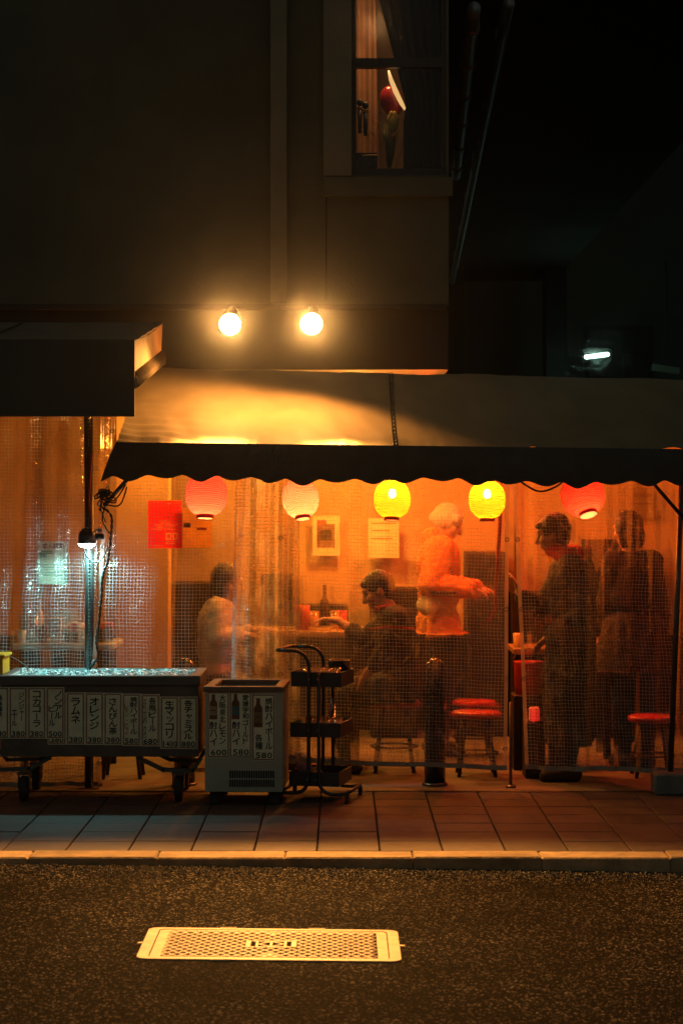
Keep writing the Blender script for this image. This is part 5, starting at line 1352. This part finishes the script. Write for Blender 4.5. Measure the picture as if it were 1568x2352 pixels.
def fuse(name, prims, mat_, parent, voxel=.009, smooth=4, wr=0., wscale=14, zmin=None):
    mb = MB()
    for p in prims:
        if p[0] == 'cap': capsule(mb, *p[1:])
        else: mb.ell(p[1], p[2], M=p[3] if len(p) > 3 else None)
    tmp = mb.build('tmp', None); COL.objects.unlink(tmp); TMP.collection.objects.link(tmp)
    m = tmp.modifiers.new('r', 'REMESH'); m.mode = 'VOXEL'; m.voxel_size = voxel
    if smooth:
        s_ = tmp.modifiers.new('s', 'SMOOTH'); s_.iterations = smooth; s_.factor = .5
    dg = tmp_dg()
    me = bpy.data.meshes.new_from_object(tmp.evaluated_get(dg))
    old = tmp.data; bpy.data.objects.remove(tmp); bpy.data.meshes.remove(old)
    off = OFF.get(parent.name, Vector((0, 0, 0)))
    n = len(me.vertices); co = np.empty(n * 3, np.float32); no = np.empty(n * 3, np.float32)
    me.vertices.foreach_get('co', co); me.vertices.foreach_get('normal', no); co = co.reshape(-1, 3); no = no.reshape(-1, 3)
    if wr:
        fv = np.array([noise.noise((c[0] * wscale, c[1] * wscale, c[2] * wscale * .6)) + .5 * noise.noise((c[0] * wscale * 2.3, c[1] * wscale * 2.3, c[2] * wscale * 2.3)) for c in co.tolist()], np.float32)
        co = co + no * (wr * fv)[:, None]
    if zmin is not None: co[:, 2] = np.where(co[:, 2] < zmin, zmin + (co[:, 2] - zmin) * .06, co[:, 2])
    co = co - np.array(off, np.float32)[None, :]
    me.vertices.foreach_set('co', co.ravel()); me.update()
    me.materials.clear(); me.materials.append(mat_)
    me.polygons.foreach_set('use_smooth', [True] * len(me.polygons))
    o = bpy.data.objects.new(name, me); me.name = name
    return link(o, parent)
def person(label, J, top, bottom, shoes='rubber', hair='hair_black', coat_len=None, hairmode='short', inflate=.02, topname='jacket', hands=((.5, 1), (.5, -1)), robe=None, vox=.009, hem=None):
    g = {k: Vector(v) for k, v in J.items()}
    base = (g['ankl'] + g['ankr']) / 2; base.z = 0
    t = thing('person', label, 'person', base)
    f = g['face'].normalized(); upv = (g['head'] - g['neck']).normalized(); up = (upv - f * upv.dot(f)).normalized(); lat = f.cross(up)
    H = g['head']; Rm = Matrix((lat, f, up)).transposed()
    pr = []
    # head: cranium, jaw, nose, brow, chin, ears
    pr += [('ell', H + up * .015 - f * .008, (.075, .092, .098), Rm), ('ell', H - up * .045 + f * .022, (.056, .066, .070), Rm), ('ell', H - up * .098 + f * .058, (.024, .022, .020), Rm)]
    pr += [('cap', H + f * .088 + up * .012, H + f * .108 - up * .030, .010, .016), ('ell', H + f * .078 + up * .034, (.052, .018, .014), Rm), ('ell', H + f * .082 - up * .066, (.026, .016, .010), Rm)]
    for s in (-1, 1): pr.append(('ell', H + lat * .077 * s - f * .008 - up * .012, (.010, .020, .030), Rm)); pr.append(('ell', H + lat * .04 * s + f * .062 - up * .02, (.026, .024, .026), Rm))
    chest = (g['shl'] + g['shr']) / 2; pel = (g['hipl'] + g['hipr']) / 2
    pr.append(('cap', g['neck'] - (g['neck'] - chest) * .3, H - up * .05, .056, .052))
    sv = (g['shr'] - g['shl']); sw_ = sv.length / 2; sd = sv.normalized(); spine = (chest - pel).normalized(); fr = spine.cross(sd).normalized()
    Rt = Matrix((sd, fr, spine)).transposed()
    mid = chest.lerp(pel, .5)
    torso = [('ell', chest - spine * .10, (sw_ * .92, .115, .17), Rt), ('ell', mid, (.135, .105, .17), Rt), ('ell', pel + spine * .03, (.155, .12, .13), Rt), ('cap', g['shl'], g['shr'], .058, .058)]
    arms = []
    for s in ('l', 'r'):
        arms += [('cap', g['sh' + s], g['el' + s], .052, .041), ('cap', g['el' + s], g['wr' + s], .040, .027)]
    legs = []
    for s in ('l', 'r'):
        legs += [('cap', g['hip' + s], g['kn' + s], .082, .056), ('cap', g['kn' + s], g['kn' + s].lerp(g['ank' + s], .4), .055, .056), ('cap', g['kn' + s].lerp(g['ank' + s], .4), g['ank' + s], .056, .036)]
    feet = []
    for s in ('l', 'r'):
        a = g['ank' + s]; fd = Vector((g['toe'].x, g['toe'].y, 0)).normalized()
        feet += [('cap', Vector((a.x, a.y, .045)) - fd * .04, Vector((a.x, a.y, .035)) + fd * .13, .040, .034), ('cap', a, Vector((a.x, a.y, .06)), .036, .038)]
    hp = []
    for s, (cu, sd_) in zip(('l', 'r'), hands):
        d = (g['wr' + s] - g['el' + s]).normalized()
        hand(hp, g['wr' + s], g.get('hd' + s, d), g.get('hu' + s, Vector((0, 0, 1)) if abs(d.z) < .8 else f), sd_, cu)
    fuse('body', pr + torso + arms + legs + feet + hp, M_['skin'], t, vox, 2)
    inf = lambda P_, k: [(p[0], p[1], p[2], p[3] + k, p[4] + k) if p[0] == 'cap' else ('ell', p[1], tuple(x + k for x in p[2])) + tuple(p[3:]) for p in P_]
    slv = []
    cuff = g.get('cuff', Vector((.93, 0, 0))).x
    for s in ('l', 'r'): slv += [('cap', g['sh' + s], g['el' + s], .060 + inflate, .046 + inflate), ('cap', g['el' + s], g['el' + s].lerp(g['wr' + s], cuff), .045 + inflate, .033 + inflate)]
    coat = inf(torso, inflate) + slv
    if coat_len:
        e = pel + Vector((0, 0, -coat_len)); kk = (g['knl'] + g['knr']) / 2; e.x = e.x * .5 + kk.x * .5; e.y = e.y * .5 + kk.y * .5
        wq = robe or .19
        for s in (-1, 1): coat.append(('cap', pel + sd * .06 * s, e + sd * .08 * s, .15, wq * .82))
    fuse(topname, coat, M_[top], t, .011, 2, .012, 12, zmin=hem)
    fuse('trousers', inf(legs, .018) + inf(torso[2:3], .012), M_[bottom], t, .012, 3, .006, 18)
    fuse('shoes', inf(feet, .010), M_[shoes], t, .010, 2)
    Hs = [('ell', H + up * .028 - f * .020, (.086, .098, .100), Rm)]
    if hairmode == 'bob': Hs += [('ell', H - f * .045 - up * .04, (.088, .066, .095), Rm), ('cap', H + lat * .072 - f * .02, H + lat * .07 - f * .02 - up * .09, .026, .02), ('cap', H - lat * .072 - f * .02, H - lat * .07 - f * .02 - up * .09, .026, .02)]
    elif hairmode == 'short': Hs += [('ell', H - f * .048 - up * .015, (.076, .056, .075), Rm), ('cap', H + f * .055 + up * .082 + lat * .03, H + f * .07 + up * .066 - lat * .03, .022, .02)]
    elif hairmode == 'towel': Hs = [('ell', H + up * .03 - f * .012, (.092, .104, .100), Rm), ('cap', H + lat * .08 + f * .05 + up * .05, H - lat * .08 + f * .05 + up * .05, .032, .032), ('ell', H - f * .085 + up * .0, (.05, .04, .05), Rm)]
    fuse('head_towel' if hairmode == 'towel' else 'hair', Hs, M_[hair], t, .009, 2, .005, 30)
    for s in (-1, 1):
        mb = MB().ell(H + lat * .033 * s + f * .079 + up * .004, .0095, n=10, m=8); mb.build('eye', M_['ink'], t, True)
    return t
pm('beige_knit', (.56, .46, .30), .85, .12, 14, .4, 160); pm('navy_cloth', (.022, .024, .035), .8, .25, 10, .3, 120); pm('denim', (.05, .06, .09), .8, .2, 20)
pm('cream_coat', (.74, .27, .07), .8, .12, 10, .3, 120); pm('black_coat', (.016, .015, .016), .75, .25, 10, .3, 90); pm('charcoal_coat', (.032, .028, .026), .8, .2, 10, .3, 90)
pm('towel_white', (.66, .62, .52), .9, .1, 14, .5, 90); pm('scarf_red', (.45, .02, .02), .85, .15, 16, .3, 80)
# A: seated, facing right, beige top
D = 13.3
J = dict(head=W(522, 1338, D), neck=W(505, 1378, D), face=(.93, .30, -.18), shl=W(500, 1398, D - .17), shr=W(508, 1398, D + .18), ell=W(492, 1462, D - .22), elr=W(520, 1462, D + .24), wrl=W(548, 1458, D - .10), wrr=W(570, 1450, D + .22),
         hipl=W(490, 1545, D - .1), hipr=W(490, 1545, D + .1), knl=W(640, 1548, D - .12), knr=W(640, 1548, D + .14), ankl=(XF(640, D), D - .12, .08), ankr=(XF(655, D), D + .14, .08), toe=(1, 0, 0))
for k in ('knl', 'knr'): J[k].z = .47
for k in ('hipl', 'hipr'): J[k].z = .53
person('seated person in a beige top with black hair, back to the curtain', J, 'beige_knit', 'denim', hairmode='bob', topname='knit_top', inflate=.016)
# B: seated, leaning left, navy jacket
D = 13.05
J = dict(head=W(868, 1356, D), neck=W(895, 1400, D), face=(-.90, -.05, -.42), shl=W(893, 1425, D + .18), shr=W(905, 1420, D - .19), ell=W(838, 1470, D + .24), elr=W(882, 1505, D - .24), wrl=W(778, 1426, D + .30), wrr=W(838, 1552, D - .14),
         hipl=(XF(925, D), D + .1, .54), hipr=(XF(925, D), D - .1, .54), knl=(XF(775, D), D + .14, .49), knr=(XF(790, D), D - .10, .48), ankl=(XF(790, D), D + .14, .08), ankr=(XF(800, D), D - .10, .08), toe=(-1, 0, 0), cuff=(.45, 0, 0), hdr=(-.5, 0, -.86), hdl=(-.95, 0, .15))
pb = person('seated person in a navy jacket reaching left across the middle table', J, 'navy_cloth', 'navy_cloth', hands=((.55, 1), (.35, 1)))
mb = MB().tube([W(860, 1400, D - .14), W(868, 1394, D - .17), W(885, 1392, D - .12), W(900, 1396, D)], .008, 8); mb.build('collar_piping', M_['scarf_red'], pb, True)
mb = MB().tube([W(850, 1445, D - .24), W(885, 1440, D - .285), W(920, 1441, D - .28), W(950, 1444, D - .22)], .006, 8); mb.build('chest_piping', M_['scarf_red'], pb, True)
# C: standing in cream coat and head towel, facing right
D = 14.0
J = dict(head=W(1026, 1200, D), neck=W(1012, 1240, D), face=(.88, -.12, -.42), shl=W(1000, 1264, D + .18), shr=W(1012, 1262, D - .19), ell=W(1010, 1345, D + .24), elr=W(985, 1342, D - .25), wrl=W(1095, 1350, D + .16), wrr=W(1075, 1352, D - .20),
         hipl=(XF(1005, D), D + .1, .83), hipr=(XF(1008, D), D - .1, .83), knl=(XF(1012, D), D + .1, .44), knr=(XF(1020, D), D - .1, .44), ankl=(XF(1000, D), D + .1, .08), ankr=(XF(1008, D), D - .1, .08), toe=(1, -.1, 0), hdl=(.95, 0, -.2), hdr=(.95, 0, -.2))
pc = person('standing person in a cream coat and white head towel at the centre', J, 'cream_coat', 'navy_cloth', hairmode='towel', hair='towel_white', topname='coat', coat_len=.12, robe=.225, inflate=.036, hands=((.7, 1), (.7, -1)), hem=ZF(1450, D))
fuse('hood', [('cap', W(985, 1252, D + .10), W(1000, 1262, D - .12), .06, .06), ('cap', W(992, 1235, D), W(984, 1275, D), .075, .05)], M_['cream_coat'], pc, .012, 3, .008, 16)
bag = thing('waist_bag', 'cream waist bag worn by the person with the head towel', 'bag', W(1010, 1400, D - .28))
mb = MB().ell(W(982, 1390, D - .23), (.080, .058, .066), n=24, m=16)
for v in mb.v: v += Vector([.012 * noise.noise(v * 18 + Vector((5 * k, 0, 0))) for k in range(3)])
mb.build('pouch', M_['towel_white'], bag, True)
mb = MB().tube([W(960, 1356, D - .2), W(990, 1362, D - .30), W(1030, 1362, D - .31), W(1066, 1358, D - .2)], .011, 8); mb.build('belt', M_['dark_wood'], bag, True)
mb = MB().tube([W(1012, 1235, D - .16), W(1030, 1290, D - .23), W(1046, 1345, D - .24)], .010, 8); mb.build('strap', M_['dark_wood'], bag, True)
# D: standing in long black coat, close behind the curtain, hand raised to the left
D = 12.66
J = dict(head=W(1270, 1226, D), neck=W(1292, 1268, D), face=(-.92, .25, -.22), shl=W(1300, 1304, D + .19), shr=W(1312, 1300, D - .16), ell=W(1240, 1395, D + .20), elr=W(1345, 1398, D - .17), wrl=W(1196, 1372, D + .06), wrr=W(1262, 1462, D - .02),
         hipl=(XF(1305, D), D + .1, .84), hipr=(XF(1315, D), D - .08, .84), knl=(XF(1290, D), D + .1, .45), knr=(XF(1302, D), D - .08, .45), ankl=(XF(1282, D), D + .1, .09), ankr=(XF(1300, D), D - .06, .09), toe=(-1, -.1, 0), hdl=(-.35, 0, .93), hul=(1, -.2, .3))
pd = person('standing person in a long black coat and red scarf, one hand raised', J, 'black_coat', 'black_coat', topname='long_coat', coat_len=.55, robe=.19, hands=((.25, 1), (.5, -1)), hem=.22)
fuse('scarf', [('cap', W(1268, 1262, D), W(1300, 1280, D - .12), .045, .05), ('cap', W(1300, 1280, D - .12), W(1326, 1270, D), .05, .045), ('cap', W(1326, 1270, D), W(1290, 1266, D + .13), .045, .045), ('cap', W(1268, 1262, D), W(1290, 1266, D + .13), .045, .045)], M_['scarf_red'], pd, .010, 3, .006, 24)
# E: standing, back turned, charcoal coat
D = 13.3
J = dict(head=W(1440, 1218, D), neck=W(1446, 1262, D), face=(-.55, .8, -.1), shl=W(1408, 1290, D), shr=W(1492, 1290, D + .02), ell=W(1392, 1385, D + .03), elr=W(1514, 1388, D + .03), wrl=W(1400, 1455, D + .14), wrr=W(1512, 1470, D + .12),
         hipl=(XF(1432, D), D, .85), hipr=(XF(1478, D), D, .85), knl=(XF(1428, D), D, .46), knr=(XF(1480, D), D, .46), ankl=(XF(1430, D), D, .09), ankr=(XF(1482, D), D, .09), toe=(-.3, 1, 0))
person('standing person in a charcoal coat with back turned at the far right', J, 'charcoal_coat', 'navy_cloth', topname='coat', coat_len=.28, robe=.26, hairmode='bob', hem=.62)
# lettering on the notice
A_ = W(86, 1341, 12.52); B_ = W(158, 1243, 12.52); mb = MB(); w_ = B_.x - A_.x
for k, ch in enumerate('求人募集'): put(mb, ch, A_.x + w_ * (.27 + .165 * k), B_.z - .028, w_ * .16, .030, 12.5125, ID, .12)
mb.build('heading', M_['print_purple'], help_notice)
for (u, v, wd_) in ((.2, .55, .6), (.2, .61, .5), (.2, .67, .55), (.2, .73, .45), (.2, .79, .6)):
    mb = MB(); x = A_.x + w_ * u; end = A_.x + w_ * (u + wd_)
    while x < end:
        wl = rnd.uniform(.006, .016); mb.box((x + wl / 2, 12.5128, B_.z - (B_.z - A_.z) * v), (wl, .0008, .004)); x += wl + .003
    mb.build('print_line', M_['print_teal'], help_notice)
bpy.data.scenes.remove(TMP)
# =================================================================== HAZE ADDED FOR LAMP HALOS
mb = MB().box((0, 38, 6.6), (124, 108, 16.2))
m, nt, N, L, P = nm('haze')
N.remove(P)
pv = N.new('ShaderNodeVolumePrincipled'); pv.inputs['Color'].default_value = (.95, .95, .92, 1); pv.inputs['Density'].default_value = .0008; pv.inputs['Anisotropy'].default_value = .988
L.new(pv.outputs[0], N['Material Output'].inputs['Volume'])
hz = mb.build('haze', m); hz['kind'] = 'stuff'; hz['label'] = 'thin haze added to give the lamps a halo'
